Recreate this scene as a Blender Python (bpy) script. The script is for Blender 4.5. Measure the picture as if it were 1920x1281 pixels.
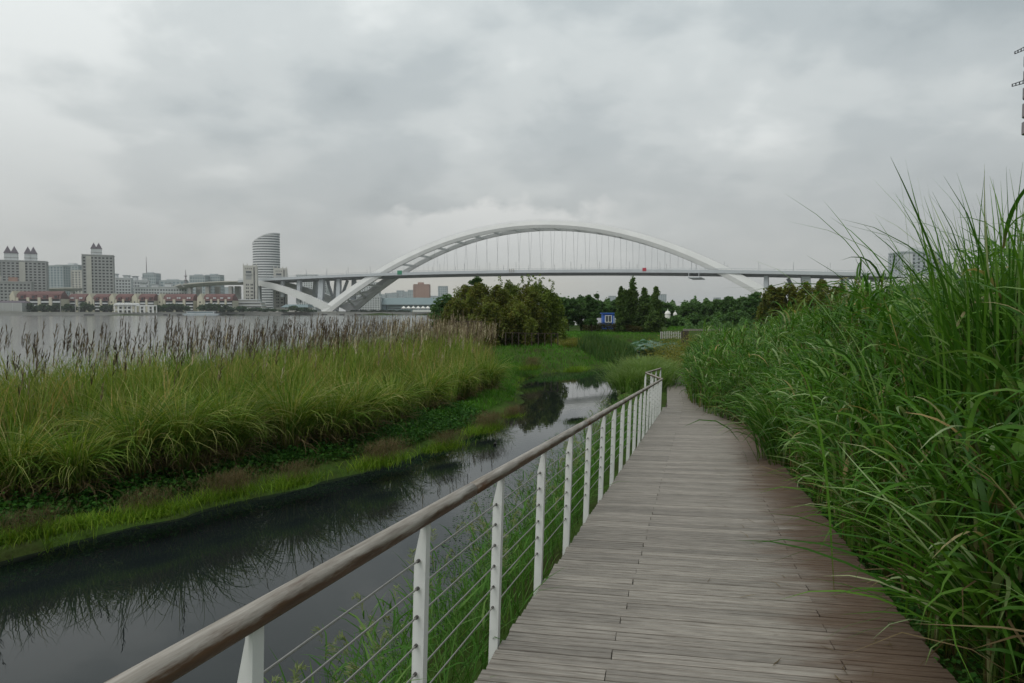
import bpy, math, random
import numpy as np
from mathutils import Vector, Matrix

for o in list(bpy.data.objects):
    bpy.data.objects.remove(o)
rng = np.random.default_rng(7)
random.seed(7)
R = math.radians
S = bpy.context.scene
C = S.collection

# ------------------------------------------------------------------ camera
CAM_Z = 1.70
PITCH = math.atan((640.5 - 586.0) / 1280.0)
cam = bpy.data.cameras.new('camera')
cam.lens = 24.0
cam.sensor_width = 36.0
cam.clip_start = 0.05
cam.clip_end = 20000
cam_o = bpy.data.objects.new('camera', cam)
cam_o.location = (0, 0, CAM_Z)
cam_o.rotation_euler = (math.pi / 2 - PITCH, 0, 0)
C.objects.link(cam_o)
S.camera = cam_o

# ------------------------------------------------------------------ exposure
S.view_settings.view_transform = 'Standard'
S.view_settings.look = 'None'
S.view_settings.gamma = 1.0
S.view_settings.exposure = 0.58
S.view_settings.use_curve_mapping = False
S.cycles.max_bounces = 6
S.cycles.diffuse_bounces = 2
S.cycles.glossy_bounces = 3
S.cycles.transmission_bounces = 3
S.cycles.volume_bounces = 0
S.cycles.transparent_max_bounces = 6
S.cycles.caustics_reflective = False
S.cycles.caustics_refractive = False

# ------------------------------------------------------------------ sky: overcast with broken cloud relief
SUN_EL, SUN_ROT = R(52), R(217)
W = bpy.data.worlds.new('World')
S.world = W
W.use_nodes = True
wt = W.node_tree
wt.nodes.clear()


def wn(t, **k):
    n = wt.nodes.new(t)
    for a, b in k.items():
        setattr(n, a, b)
    return n


def wmath(op, a, b=None, clamp=False):
    n = wn('ShaderNodeMath', operation=op)
    n.use_clamp = clamp
    for i, v in enumerate((a, b)):
        if v is None:
            continue
        if isinstance(v, (int, float)):
            n.inputs[i].default_value = v
        else:
            wt.links.new(v, n.inputs[i])
    return n.outputs[0]


def wramp(fac, stops, interp='EASE'):
    n = wn('ShaderNodeValToRGB')
    n.color_ramp.interpolation = interp
    e = n.color_ramp.elements
    while len(e) < len(stops):
        e.new(0.5)
    for i, (p, c) in enumerate(stops):
        e[i].position = p
        e[i].color = (*c, 1) if len(c) == 3 else c
    wt.links.new(fac, n.inputs[0])
    return n.outputs[0]


def wmix(fac, a, b, mode='MIX'):
    n = wn('ShaderNodeMix', data_type='RGBA', blend_type=mode)
    for i, v in ((0, fac), (6, a), (7, b)):
        if isinstance(v, (int, float)):
            n.inputs[i].default_value = v
        elif isinstance(v, tuple):
            n.inputs[i].default_value = (*v, 1)
        else:
            wt.links.new(v, n.inputs[i])
    return n.outputs[2]


tc = wn('ShaderNodeTexCoord')
sep = wn('ShaderNodeSeparateXYZ')
wt.links.new(tc.outputs['Generated'], sep.inputs[0])
dx, dy, dz = sep.outputs
zc = wmath('MAXIMUM', dz, 0.0)
den = wmath('ADD', zc, 0.30)
cmb = wn('ShaderNodeCombineXYZ')
wt.links.new(wmath('DIVIDE', dx, den), cmb.inputs[0])
wt.links.new(wmath('DIVIDE', dy, den), cmb.inputs[1])
cmb.inputs[2].default_value = 0.0


def wnoise(vec, scale, detail, rough, dist=0.0, off=(0, 0, 0)):
    m = wn('ShaderNodeMapping')
    m.inputs['Location'].default_value = off
    wt.links.new(vec, m.inputs[0])
    n = wn('ShaderNodeTexNoise')
    n.inputs['Scale'].default_value = scale
    n.inputs['Detail'].default_value = detail
    n.inputs['Roughness'].default_value = rough
    n.inputs['Distortion'].default_value = dist
    wt.links.new(m.outputs[0], n.inputs['Vector'])
    return n.outputs[0]


big = wnoise(cmb.outputs[0], 0.95, 3, 0.5, 0.1, (3.1, 1.7, 0))
mid = wnoise(cmb.outputs[0], 3.1, 5, 0.52, 0.15, (8.3, 2.2, 0))
fine = wnoise(cmb.outputs[0], 4.5, 5, 0.55, 0.3, (1.3, 5.2, 0))
n1 = wmath('ADD', wmath('MULTIPLY', big, 0.56), wmath('MULTIPLY', mid, 0.34))
n2 = wmath('ADD', n1, wmath('MULTIPLY', fine, 0.14))
# the cover is thinner, so brighter, over the river (to the west) than over the land
side = wmath('ADD', wmath('MULTIPLY', dx, -0.17), 0.012)
n3 = wmath('ADD', n2, side)
cloud = wramp(n3, [(0.37, (0.275, 0.314, 0.330)), (0.46, (0.360, 0.398, 0.410)), (0.545, (0.466, 0.500, 0.503)), (0.63, (0.615, 0.643, 0.637))])
# towards the horizon many layers overlap: an even, slightly warm grey
hz = wramp(zc, [(0.0, (1, 1, 1)), (0.10, (0.80, 0.80, 0.80)), (0.24, (0.32, 0.32, 0.32)), (0.42, (0, 0, 0))], 'LINEAR')
horizon = wramp(wnoise(tc.outputs['Generated'], 5.0, 3, 0.5, 0.2), [(0.35, (0.295, 0.300, 0.292)), (0.65, (0.335, 0.338, 0.326))])
col = wmix(hz, cloud, horizon)
# cumulus heads low over the far land
elev = wmath('DIVIDE', dz, wmath('MAXIMUM', dy, 0.05))
azim = wmath('DIVIDE', dx, wmath('MAXIMUM', dy, 0.05))
c2 = wn('ShaderNodeCombineXYZ')
wt.links.new(azim, c2.inputs[0])
wt.links.new(wmath('MULTIPLY', elev, 1.25), c2.inputs[1])
cum = wnoise(c2.outputs[0], 9.0, 6, 0.55, 0.1, (2.0, 0.4, 0))
topline = wmath('ADD', wmath('MULTIPLY', wmath('SUBTRACT', cum, 0.5), 0.20), 0.168)
body = wmath('MULTIPLY', wmath('SUBTRACT', topline, elev), 42.0, True)
fadeb = wramp(elev, [(0.05, (0, 0, 0)), (0.16, (1, 1, 1))], 'LINEAR')
near_c = wramp(wmath('ABSOLUTE', wmath('ADD', azim, 0.03)), [(0.10, (1, 1, 1)), (0.24, (0, 0, 0))])
cf = wmath('MULTIPLY', wmath('MULTIPLY', body, fadeb), near_c)
col = wmix(wmath('MULTIPLY', cf, 0.8), col, (0.515, 0.518, 0.502))
# a dull yellow gap in the cover just above the skyline
gap = wramp(elev, [(0.0, (0.75, 0.75, 0.75)), (0.035, (1, 1, 1)), (0.075, (0, 0, 0))])
gap_a = wramp(wmath('ABSOLUTE', wmath('ADD', azim, 0.10)), [(0.03, (1, 1, 1)), (0.40, (0, 0, 0))])
gf = wmath('MULTIPLY', wmath('MULTIPLY', gap, gap_a), 0.38)
col = wmix(gf, col, (0.470, 0.425, 0.325))
sky = wn('ShaderNodeTexSky', sky_type='NISHITA')
sky.sun_disc = False
sky.sun_elevation = SUN_EL
sky.sun_rotation = SUN_ROT
clear = wmix(1.0, sky.outputs[0], (0.06, 0.06, 0.06), 'MULTIPLY')
col = wmix(0.95, clear, col)
bg = wn('ShaderNodeBackground')
bg.inputs['Strength'].default_value = 1.0
wt.links.new(col, bg.inputs['Color'])
out = wn('ShaderNodeOutputWorld')
wt.links.new(bg.outputs[0], out.inputs['Surface'])

sun = bpy.data.lights.new('sun', 'SUN')
sun.energy = 0.8
sun.angle = R(40)
sun.color = (1.0, 0.97, 0.92)
sun_o = bpy.data.objects.new('sun', sun)
sun_o.rotation_euler = (math.pi / 2 - SUN_EL, 0, math.pi - SUN_ROT)
C.objects.link(sun_o)


# ------------------------------------------------------------------ helpers
def at(px, py, Y):
    """World X, Z of the photograph's pixel (1920 wide) on the upright plane Y metres away."""
    a = (px - 960) / 1280
    b = (640.5 - py) / 1280
    dyv = math.cos(PITCH) + b * math.sin(PITCH)
    dzv = -math.sin(PITCH) + b * math.cos(PITCH)
    return a / dyv * Y, CAM_Z + dzv / dyv * Y


def tag(o, label=None, cat=None, group=None, kind=None):
    if label:
        o['label'] = label
    if cat:
        o['category'] = cat
    if group:
        o['group'] = group
    if kind:
        o['kind'] = kind
    return o


def empty(name, loc=(0, 0, 0), rz=0.0):
    o = bpy.data.objects.new(name, None)
    o.location = loc
    o.rotation_euler = (0, 0, rz)
    o.empty_display_size = 0.2
    C.objects.link(o)
    return o


def link(name, me, parent=None, loc=None, rz=None):
    o = bpy.data.objects.new(name, me)
    if loc is not None:
        o.location = loc
    if rz is not None:
        o.rotation_euler = (0, 0, rz)
    o.parent = parent
    C.objects.link(o)
    return o


class MB:
    def __init__(self):
        self.v, self.f = [], []

    def add(self, vs, fs):
        b = len(self.v)
        self.v.extend(tuple(map(float, p)) for p in vs)
        self.f.extend([tuple(b + i for i in q) for q in fs])
        return self

    def box(self, x0, x1, y0, y1, z0, z1):
        vs = [(x, y, z) for z in (z0, z1) for y in (y0, y1) for x in (x0, x1)]
        return self.add(vs, [(0, 2, 3, 1), (4, 5, 7, 6), (0, 1, 5, 4), (2, 6, 7, 3), (0, 4, 6, 2), (1, 3, 7, 5)])

    def hexa(self, bot, top):
        """four bottom and four top corners, counter-clockwise from above"""
        return self.add(list(bot) + list(top), [(3, 2, 1, 0), (4, 5, 6, 7), (0, 1, 5, 4), (1, 2, 6, 5), (2, 3, 7, 6), (3, 0, 4, 7)])

    def prism(self, poly, z0, z1):
        n = len(poly)
        vs = [(x, y, z0) for x, y in poly] + [(x, y, z1) for x, y in poly]
        fs = [tuple(range(n - 1, -1, -1)), tuple(range(n, 2 * n))]
        fs += [(i, (i + 1) % n, n + (i + 1) % n, n + i) for i in range(n)]
        return self.add(vs, fs)

    def sweep(self, sections):
        """closed rings of equal length, joined one after the other and capped"""
        n = len(sections[0])
        vs = [p for s in sections for p in s]
        fs = []
        for k in range(len(sections) - 1):
            for i in range(n):
                j = (i + 1) % n
                fs.append((k * n + i, k * n + j, (k + 1) * n + j, (k + 1) * n + i))
        fs.append(tuple(range(n - 1, -1, -1)))
        m = (len(sections) - 1) * n
        fs.append(tuple(range(m, m + n)))
        return self.add(vs, fs)

    def tube(self, path, rad, n=8):
        path = [Vector(p) for p in path]
        rads = rad if isinstance(rad, (list, tuple)) else [rad] * len(path)
        secs = []
        for i, p in enumerate(path):
            d = (path[min(i + 1, len(path) - 1)] - path[max(i - 1, 0)]).normalized()
            u = d.cross(Vector((0, 0, 1)))
            if u.length < 1e-3:
                u = d.cross(Vector((0, 1, 0)))
            u.normalize()
            w = u.cross(d)
            secs.append([p + (u * math.cos(2 * math.pi * k / n) + w * math.sin(2 * math.pi * k / n)) * rads[i] for k in range(n)])
        return self.sweep(secs)

    def pyramid(self, x0, x1, y0, y1, z0, z1):
        cx, cy = (x0 + x1) / 2, (y0 + y1) / 2
        return self.add([(x0, y0, z0), (x1, y0, z0), (x1, y1, z0), (x0, y1, z0), (cx, cy, z1)], [(3, 2, 1, 0), (0, 1, 4), (1, 2, 4), (2, 3, 4), (3, 0, 4)])

    def mesh(self, name, mat, smooth=False):
        me = bpy.data.meshes.new(name)
        me.from_pydata(self.v, [], self.f)
        if mat:
            me.materials.append(mat)
        if smooth:
            me.polygons.foreach_set('use_smooth', [True] * len(me.polygons))
        me.update()
        return me

    def build(self, name, mat, parent=None, smooth=False, kind=None, loc=None, rz=None):
        o = link(name, self.mesh(name, mat, smooth), parent, loc, rz)
        if kind:
            o['kind'] = kind
        return o


def npmesh(name, V, F, mats, attr=None, smooth=True, mat_index=None):
    """V (n,3), F (m,k) of equal-sided faces; attr (n,3) goes to the colour attribute 'leaf'"""
    me = bpy.data.meshes.new(name)
    V = np.asarray(V, np.float32)
    F = np.asarray(F, np.int32)
    m, k = F.shape
    me.vertices.add(len(V))
    me.vertices.foreach_set('co', V.ravel())
    me.loops.add(m * k)
    me.loops.foreach_set('vertex_index', F.ravel())
    me.polygons.add(m)
    me.polygons.foreach_set('loop_start', np.arange(0, m * k, k, dtype=np.int32))
    me.polygons.foreach_set('use_smooth', np.full(m, smooth))
    if mat_index is not None:
        me.polygons.foreach_set('material_index', np.asarray(mat_index, np.int32))
    for x in (mats if isinstance(mats, (list, tuple)) else [mats]):
        me.materials.append(x)
    me.update(calc_edges=True)
    if attr is not None:
        a = me.attributes.new('leaf', 'FLOAT_COLOR', 'POINT')
        q = np.ones((len(V), 4), np.float32)
        q[:, :attr.shape[1]] = attr
        a.data.foreach_set('color', q.ravel())
    return me


class Soup:
    """collects quads of leaves and blades"""
    def __init__(self):
        self.V, self.F, self.A, self.n = [], [], [], 0

    def put(self, V, F, A):
        self.V.append(V)
        self.F.append(F + self.n)
        self.A.append(A)
        self.n += len(V)

    def blades(self, P, az, L, Wd, lean, droop, seg=4, kind=0.0, power=1.6, twist=0.5, tint=None):
        P = np.asarray(P, float)
        N = len(P)
        if N == 0:
            return
        az, L, Wd, lean, droop = (np.broadcast_to(np.asarray(q, float), (N,)) for q in (az, L, Wd, lean, droop))
        t = np.linspace(0, 1, seg + 1)
        th = lean[:, None] + droop[:, None] * t[None] ** power
        tm = (th[:, 1:] + th[:, :-1]) / 2
        st = (L / seg)[:, None]
        hor = np.concatenate([np.zeros((N, 1)), np.cumsum(np.sin(tm) * st, 1)], 1)
        ver = np.concatenate([np.zeros((N, 1)), np.cumsum(np.cos(tm) * st, 1)], 1)
        bend = rng.normal(0, 0.25, N)[:, None] * t[None] ** 2
        a2 = az[:, None] + bend
        cx = P[:, 0:1] + np.cos(a2) * hor
        cy = P[:, 1:2] + np.sin(a2) * hor
        cz = P[:, 2:3] + ver
        wprof = np.minimum(1, 0.45 + 2.2 * t) * (1 - t ** 2.4) + 0.03
        w = Wd[:, None] * wprof[None] * 0.5
        tw = rng.normal(0, twist, N)[:, None] * (0.3 + t[None])
        # width direction: across the blade, rolled a little about its length
        sx, sy = -np.sin(a2), np.cos(a2)
        nx, ny, nz = -np.cos(a2) * np.cos(th), -np.sin(a2) * np.cos(th), np.sin(th)
        ux = sx * np.cos(tw) + nx * np.sin(tw)
        uy = sy * np.cos(tw) + ny * np.sin(tw)
        uz = nz * np.sin(tw)
        Lv = np.stack([cx - ux * w, cy - uy * w, cz - uz * w], -1)
        Rv = np.stack([cx + ux * w, cy + uy * w, cz + uz * w], -1)
        V = np.stack([Lv, Rv], 2).reshape(N, (seg + 1) * 2, 3)
        base = (np.arange(N) * (seg + 1) * 2)[:, None]
        k = np.arange(seg) * 2
        F = np.stack([base + k, base + k + 1, base + k + 3, base + k + 2], -1).reshape(-1, 4)
        rnd = rng.random(N) if tint is None else np.broadcast_to(tint, (N,))
        A = np.empty((N, (seg + 1) * 2, 3))
        A[..., 0] = rnd[:, None]
        A[..., 1] = np.repeat(t, 2)[None]
        A[..., 2] = kind
        self.put(V.reshape(-1, 3), F, A.reshape(-1, 3))

    def leaves(self, P, size, kind=0.0, asp=0.5, up=0.35, tint=None, tall=0.5, flat=1.0):
        """small bent rhombic leaves turned every way"""
        P = np.asarray(P, float)
        N = len(P)
        if N == 0:
            return
        size = np.broadcast_to(np.asarray(size, float), (N,))
        d = rng.normal(0, 1, (N, 3))
        d[:, 2] = (d[:, 2] * 0.6 - 0.15) * flat
        d /= np.linalg.norm(d, axis=1)[:, None] + 1e-9
        nrm = rng.normal(0, 1, (N, 3))
        nrm[:, 2] = np.abs(nrm[:, 2]) + up
        s = np.cross(d, nrm)
        s /= np.linalg.norm(s, axis=1)[:, None] + 1e-9
        m = np.cross(s, d)
        h = size[:, None]
        a = P - d * h * 0.5
        b = P + s * h * asp * 0.5 + m * h * 0.08
        c = P + d * h * 0.5
        e = P - s * h * asp * 0.5 + m * h * 0.08
        V = np.stack([a, b, c, e], 1).reshape(-1, 3)
        F = np.arange(N * 4).reshape(N, 4)
        rnd = rng.random(N) if tint is None else np.broadcast_to(tint, (N,))
        A = np.empty((N, 4, 3))
        A[..., 0] = rnd[:, None]
        A[..., 1] = tall
        A[..., 2] = kind
        self.put(V, F, A.reshape(-1, 3))

    def mesh(self, name, mat):
        return npmesh(name, np.concatenate(self.V), np.concatenate(self.F), mat, np.concatenate(self.A))

    def build(self, name, mat, parent=None, kind=None):
        o = link(name, self.mesh(name, mat), parent)
        if kind:
            o['kind'] = kind
        return o


def in_poly(x, y, poly):
    x, y = np.asarray(x, float), np.asarray(y, float)
    ins = np.zeros(x.shape, bool)
    n = len(poly)
    for i in range(n):
        x0, y0 = poly[i]
        x1, y1 = poly[(i + 1) % n]
        if y0 == y1:
            continue
        c = ((y0 > y) != (y1 > y)) & (x < (x1 - x0) * (y - y0) / (y1 - y0) + x0)
        ins ^= c
    return ins


def d_line(x, y, pts, closed=False):
    x, y = np.asarray(x, float), np.asarray(y, float)
    d = np.full(x.shape, 1e9)
    n = len(pts)
    for i in range(n if closed else n - 1):
        x0, y0 = pts[i]
        x1, y1 = pts[(i + 1) % n]
        ex, ey = x1 - x0, y1 - y0
        t = np.clip(((x - x0) * ex + (y - y0) * ey) / (ex * ex + ey * ey), 0, 1)
        d = np.minimum(d, np.hypot(x - x0 - t * ex, y - y0 - t * ey))
    return d


def scatter(poly, n):
    p = np.array(poly)
    lo, hi = p.min(0), p.max(0)
    outp = np.zeros((0, 2))
    while len(outp) < n:
        q = lo + rng.random((n * 2, 2)) * (hi - lo)
        outp = np.concatenate([outp, q[in_poly(q[:, 0], q[:, 1], poly)]])
    return outp[:n]


# ------------------------------------------------------------------ materials
def mat_base(name):
    m = bpy.data.materials.new(name)
    m.use_nodes = True
    nt = m.node_tree
    b = nt.nodes['Principled BSDF']
    return m, nt, b


def nd(nt, t, **k):
    n = nt.nodes.new(t)
    for a, b in k.items():
        setattr(n, a, b)
    return n


def noise(nt, scale, detail=4, rough=0.55, vec=None, scl=None, dist=0.0):
    n = nd(nt, 'ShaderNodeTexNoise')
    n.inputs['Scale'].default_value = scale
    n.inputs['Detail'].default_value = detail
    n.inputs['Roughness'].default_value = rough
    n.inputs['Distortion'].default_value = dist
    if vec is None:
        vec = nd(nt, 'ShaderNodeTexCoord').outputs['Object']
    if scl:
        mp = nd(nt, 'ShaderNodeMapping')
        mp.inputs['Scale'].default_value = scl
        nt.links.new(vec, mp.inputs[0])
        vec = mp.outputs[0]
    nt.links.new(vec, n.inputs['Vector'])
    return n.outputs[0]


def ramp(nt, fac, stops, interp='LINEAR'):
    n = nd(nt, 'ShaderNodeValToRGB')
    n.color_ramp.interpolation = interp
    e = n.color_ramp.elements
    while len(e) < len(stops):
        e.new(0.5)
    for i, (p, c) in enumerate(stops):
        e[i].position = p
        e[i].color = (c, c, c, 1) if isinstance(c, (int, float)) else (*c, 1)
    nt.links.new(fac, n.inputs[0])
    return n.outputs[0]


def mixc(nt, fac, a, b, mode='MIX'):
    n = nd(nt, 'ShaderNodeMix', data_type='RGBA', blend_type=mode)
    for i, v in ((0, fac), (6, a), (7, b)):
        if isinstance(v, (int, float)):
            n.inputs[i].default_value = v
        elif isinstance(v, tuple):
            n.inputs[i].default_value = (*v, 1)
        else:
            nt.links.new(v, n.inputs[i])
    return n.outputs[2]


def mth(nt, op, a, b=None, clamp=False):
    n = nd(nt, 'ShaderNodeMath', operation=op)
    n.use_clamp = clamp
    for i, v in enumerate((a, b)):
        if v is None:
            continue
        if isinstance(v, (int, float)):
            n.inputs[i].default_value = v
        else:
            nt.links.new(v, n.inputs[i])
    return n.outputs[0]


def bump(nt, b, h, strength, distance):
    n = nd(nt, 'ShaderNodeBump')
    n.inputs['Strength'].default_value = strength
    n.inputs['Distance'].default_value = distance
    nt.links.new(h, n.inputs['Height'])
    nt.links.new(n.outputs[0], b.inputs['Normal'])


def plain(name, c, rough=0.7, var=0.15, scale=0.5, spec=0.3, metal=0.0):
    m, nt, b = mat_base(name)
    f = noise(nt, scale, 5, 0.6)
    lo = tuple(x * (1 - var) for x in c)
    hi = tuple(min(1, x * (1 + var)) for x in c)
    nt.links.new(ramp(nt, f, [(0.3, lo), (0.7, hi)]), b.inputs['Base Color'])
    b.inputs['Roughness'].default_value = rough
    b.inputs['Specular IOR Level'].default_value = spec
    b.inputs['Metallic'].default_value = metal
    return m


def leafmat(name, stops, base=None, base_at=0.25, rough=0.55, trans=0.35, tip=None, spec=0.12, patch=0.25, patch_scale=0.6):
    """blade and leaf colour by the random value kept on each leaf; base = colour of old stalks near the ground"""
    m, nt, b = mat_base(name)
    at_ = nd(nt, 'ShaderNodeAttribute', attribute_name='leaf')
    sp = nd(nt, 'ShaderNodeSeparateColor')
    nt.links.new(at_.outputs['Color'], sp.inputs[0])
    c = ramp(nt, sp.outputs[0], stops)
    if base:
        k = ramp(nt, sp.outputs[1], [(0.0, 1.0), (base_at, 0.0)])
        c = mixc(nt, k, c, base)
    if tip:
        k = ramp(nt, sp.outputs[1], [(0.6, 0.0), (1.0, 0.7)])
        c = mixc(nt, k, c, tip)
    geo = nd(nt, 'ShaderNodeNewGeometry')
    pn = noise(nt, patch_scale, 3, 0.5, geo.outputs['Position'])
    c = mixc(nt, 1.0, c, ramp(nt, pn, [(0.3, 1 - patch), (0.7, 1 + patch)]), 'MULTIPLY')
    nt.links.new(c, b.inputs['Base Color'])
    b.inputs['Roughness'].default_value = rough
    b.inputs['Specular IOR Level'].default_value = spec
    tr = nd(nt, 'ShaderNodeBsdfTranslucent')
    nt.links.new(mixc(nt, 1.0, c, (1.25, 1.25, 0.7), 'MULTIPLY'), tr.inputs['Color'])
    mx = nd(nt, 'ShaderNodeMixShader')
    mx.inputs[0].default_value = trans
    nt.links.new(b.outputs[0], mx.inputs[1])
    nt.links.new(tr.outputs[0], mx.inputs[2])
    nt.links.new(mx.outputs[0], nt.nodes['Material Output'].inputs['Surface'])
    return m


M = {}
M['reed'] = leafmat('reed', [(0.0, (0.058, 0.135, 0.015)), (0.38, (0.118, 0.200, 0.026)), (0.68, (0.215, 0.265, 0.050)), (0.87, (0.360, 0.345, 0.140)), (1.0, (0.430, 0.265, 0.105))], base=(0.150, 0.110, 0.050), base_at=0.28)
M['plume'] = leafmat('plume', [(0.0, (0.052, 0.037, 0.027)), (0.45, (0.110, 0.080, 0.050)), (0.75, (0.225, 0.178, 0.108)), (1.0, (0.43, 0.385, 0.265))], trans=0.15)
M['stalk'] = leafmat('stalk', [(0.0, (0.060, 0.060, 0.022)), (0.7, (0.120, 0.095, 0.035)), (1.0, (0.220, 0.150, 0.065))], trans=0.05)
M['silver'] = leafmat('silvergrass', [(0.0, (0.030, 0.098, 0.010)), (0.48, (0.060, 0.160, 0.015)), (0.80, (0.105, 0.225, 0.028)), (0.91, (0.210, 0.315, 0.110)), (0.97, (0.33, 0.41, 0.23)), (1.0, (0.38, 0.27, 0.12))], base=(0.130, 0.105, 0.040), base_at=0.20, rough=0.45, spec=0.18)  # pale grey-green stops put the sheen of curved leaves into the colour
M['dry'] = leafmat('dry_grass', [(0.0, (0.085, 0.060, 0.028)), (0.6, (0.150, 0.110, 0.055)), (1.0, (0.240, 0.185, 0.100))], trans=0.15)
M['shore'] = leafmat('shore_grass', [(0.0, (0.075, 0.165, 0.010)), (0.6, (0.125, 0.225, 0.016)), (1.0, (0.215, 0.300, 0.034))], base=(0.065, 0.095, 0.018))
M['fuzz'] = leafmat('seed_haze', [(0.0, (0.090, 0.066, 0.032)), (0.7, (0.125, 0.095, 0.046)), (1.0, (0.165, 0.130, 0.065))], trans=0.2)
M['cover'] = leafmat('ground_cover', [(0.0, (0.024, 0.085, 0.014)), (0.6, (0.042, 0.130, 0.020)), (1.0, (0.085, 0.190, 0.034))])
M['weed'] = leafmat('waterside_grass', [(0.0, (0.045, 0.135, 0.018)), (0.6, (0.075, 0.190, 0.030)), (1.0, (0.150, 0.260, 0.065))], base=(0.050, 0.065, 0.025))
M['seed'] = leafmat('green_seed_head', [(0.0, (0.150, 0.200, 0.070)), (0.7, (0.210, 0.250, 0.110)), (1.0, (0.300, 0.310, 0.160))])
M['lawn'] = leafmat('lawn_grass', [(0.0, (0.045, 0.145, 0.012)), (0.6, (0.065, 0.185, 0.016)), (1.0, (0.115, 0.220, 0.030))], patch=0.3)
M['darkreed'] = leafmat('dark_reed', [(0.0, (0.036, 0.085, 0.020)), (0.7, (0.060, 0.120, 0.030)), (1.0, (0.110, 0.165, 0.048))])
M['palegrass'] = leafmat('pale_grass', [(0.0, (0.075, 0.170, 0.026)), (0.6, (0.120, 0.230, 0.042)), (1.0, (0.200, 0.300, 0.090))], tip=(0.270, 0.335, 0.140))
M['yellowbush'] = leafmat('yellow_shrub', [(0.0, (0.115, 0.140, 0.024)), (0.6, (0.185, 0.195, 0.038)), (1.0, (0.270, 0.240, 0.065))])
M['grove'] = leafmat('grove_leaf', [(0.0, (0.115, 0.100, 0.022)), (0.35, (0.125, 0.130, 0.026)), (0.7, (0.130, 0.175, 0.034)), (1.0, (0.200, 0.230, 0.055))], patch=0.35, patch_scale=0.5)
M['grovegreen'] = leafmat('grove_green_leaf', [(0.0, (0.085, 0.130, 0.020)), (0.7, (0.135, 0.190, 0.034)), (1.0, (0.205, 0.245, 0.055))], patch=0.35)
M['tree'] = leafmat('tree_leaf', [(0.0, (0.045, 0.100, 0.030)), (0.6, (0.072, 0.145, 0.045)), (1.0, (0.115, 0.195, 0.062))], patch=0.3, patch_scale=0.4)
M['conifer'] = leafmat('conifer_needles', [(0.0, (0.055, 0.105, 0.028)), (0.6, (0.085, 0.145, 0.040)), (1.0, (0.125, 0.185, 0.055))])
M['hedge'] = leafmat('hedge_leaf', [(0.0, (0.040, 0.042, 0.014)), (0.6, (0.062, 0.060, 0.020)), (1.0, (0.085, 0.085, 0.028))])
M['fartree'] = leafmat('far_tree_leaf', [(0.0, (0.022, 0.050, 0.022)), (0.6, (0.040, 0.085, 0.034)), (1.0, (0.066, 0.115, 0.046))], patch=0.3, patch_scale=0.05)
M['lotus'] = leafmat('lotus_leaf', [(0.0, (0.060, 0.150, 0.085)), (0.6, (0.095, 0.200, 0.125)), (1.0, (0.150, 0.255, 0.180))], rough=0.35, spec=0.5)
M['bark'] = plain('bark', (0.055, 0.042, 0.030), 0.9, 0.3, 8)
M['palebark'] = plain('pale_bark', (0.16, 0.13, 0.10), 0.9, 0.3, 8)
M['white_metal'] = plain('white_painted_steel', (0.70, 0.71, 0.69), 0.38, 0.06, 5, 0.5)
M['steel'] = plain('steel_cable', (0.30, 0.29, 0.27), 0.42, 0.1, 20, 0.5, 0.6)
M['ferrule'] = plain('dark_ferrule', (0.07, 0.065, 0.06), 0.5, 0.2, 20)
M['dark_timber'] = plain('dark_timber', (0.055, 0.042, 0.032), 0.85, 0.3, 6)
M['grey_timber'] = plain('grey_timber', (0.22, 0.20, 0.175), 0.8, 0.2, 6)
M['bridge_white'] = plain('bridge_white_paint', (0.66, 0.665, 0.65), 0.5, 0.07, 0.05)
M['bridge_deck'] = plain('bridge_deck_grey', (0.47, 0.50, 0.52), 0.5, 0.06, 0.05)
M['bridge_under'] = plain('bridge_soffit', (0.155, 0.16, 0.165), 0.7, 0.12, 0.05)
M['cable_grey'] = plain('hanger_grey', (0.36, 0.37, 0.38), 0.5, 0.05, 1)
M['sign_green'] = plain('green_sign', (0.03, 0.22, 0.12), 0.5, 0.1, 1)
M['sign_red'] = plain('red_sign', (0.42, 0.03, 0.05), 0.5, 0.1, 1)
M['concrete'] = plain('concrete', (0.36, 0.35, 0.33), 0.85, 0.14, 0.1)
M['quay'] = plain('quay_concrete', (0.27, 0.27, 0.25), 0.9, 0.22, 0.06)
M['dark'] = plain('dark_recess', (0.03, 0.032, 0.035), 0.7, 0.2, 0.1)
M['cream'] = plain('cream_render', (0.52, 0.49, 0.38), 0.85, 0.08, 0.08)
M['cream_pale'] = plain('pale_cream_render', (0.50, 0.49, 0.44), 0.85, 0.08, 0.08)
M['grey_render'] = plain('grey_render', (0.36, 0.365, 0.355), 0.85, 0.08, 0.05)
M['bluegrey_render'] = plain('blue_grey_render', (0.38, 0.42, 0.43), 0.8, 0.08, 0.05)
M['white_render'] = plain('white_render', (0.58, 0.60, 0.60), 0.8, 0.07, 0.05)
M['brick'] = plain('brown_cladding', (0.36, 0.225, 0.18), 0.85, 0.08, 0.05)
M['redroof'] = plain('red_roof', (0.138, 0.070, 0.064), 0.8, 0.2, 0.2)
M['slate'] = plain('purple_slate', (0.115, 0.098, 0.115), 0.75, 0.15, 0.3)
M['glass'] = plain('dark_glass', (0.085, 0.098, 0.108), 0.25, 0.3, 0.15, 0.5)
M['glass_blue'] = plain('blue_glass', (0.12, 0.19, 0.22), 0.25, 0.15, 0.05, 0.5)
M['tealroof'] = plain('teal_roof', (0.19, 0.255, 0.265), 0.6, 0.1, 0.02)
M['band_white'] = plain('white_band', (0.62, 0.63, 0.63), 0.6, 0.04, 0.05)
M['kiosk_blue'] = plain('blue_paint', (0.035, 0.115, 0.44), 0.5, 0.1, 1)
M['white'] = plain('white_paint', (0.74, 0.74, 0.72), 0.6, 0.05, 1)
M['tent'] = plain('white_canvas', (0.76, 0.75, 0.70), 0.7, 0.05, 0.3)
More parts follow.
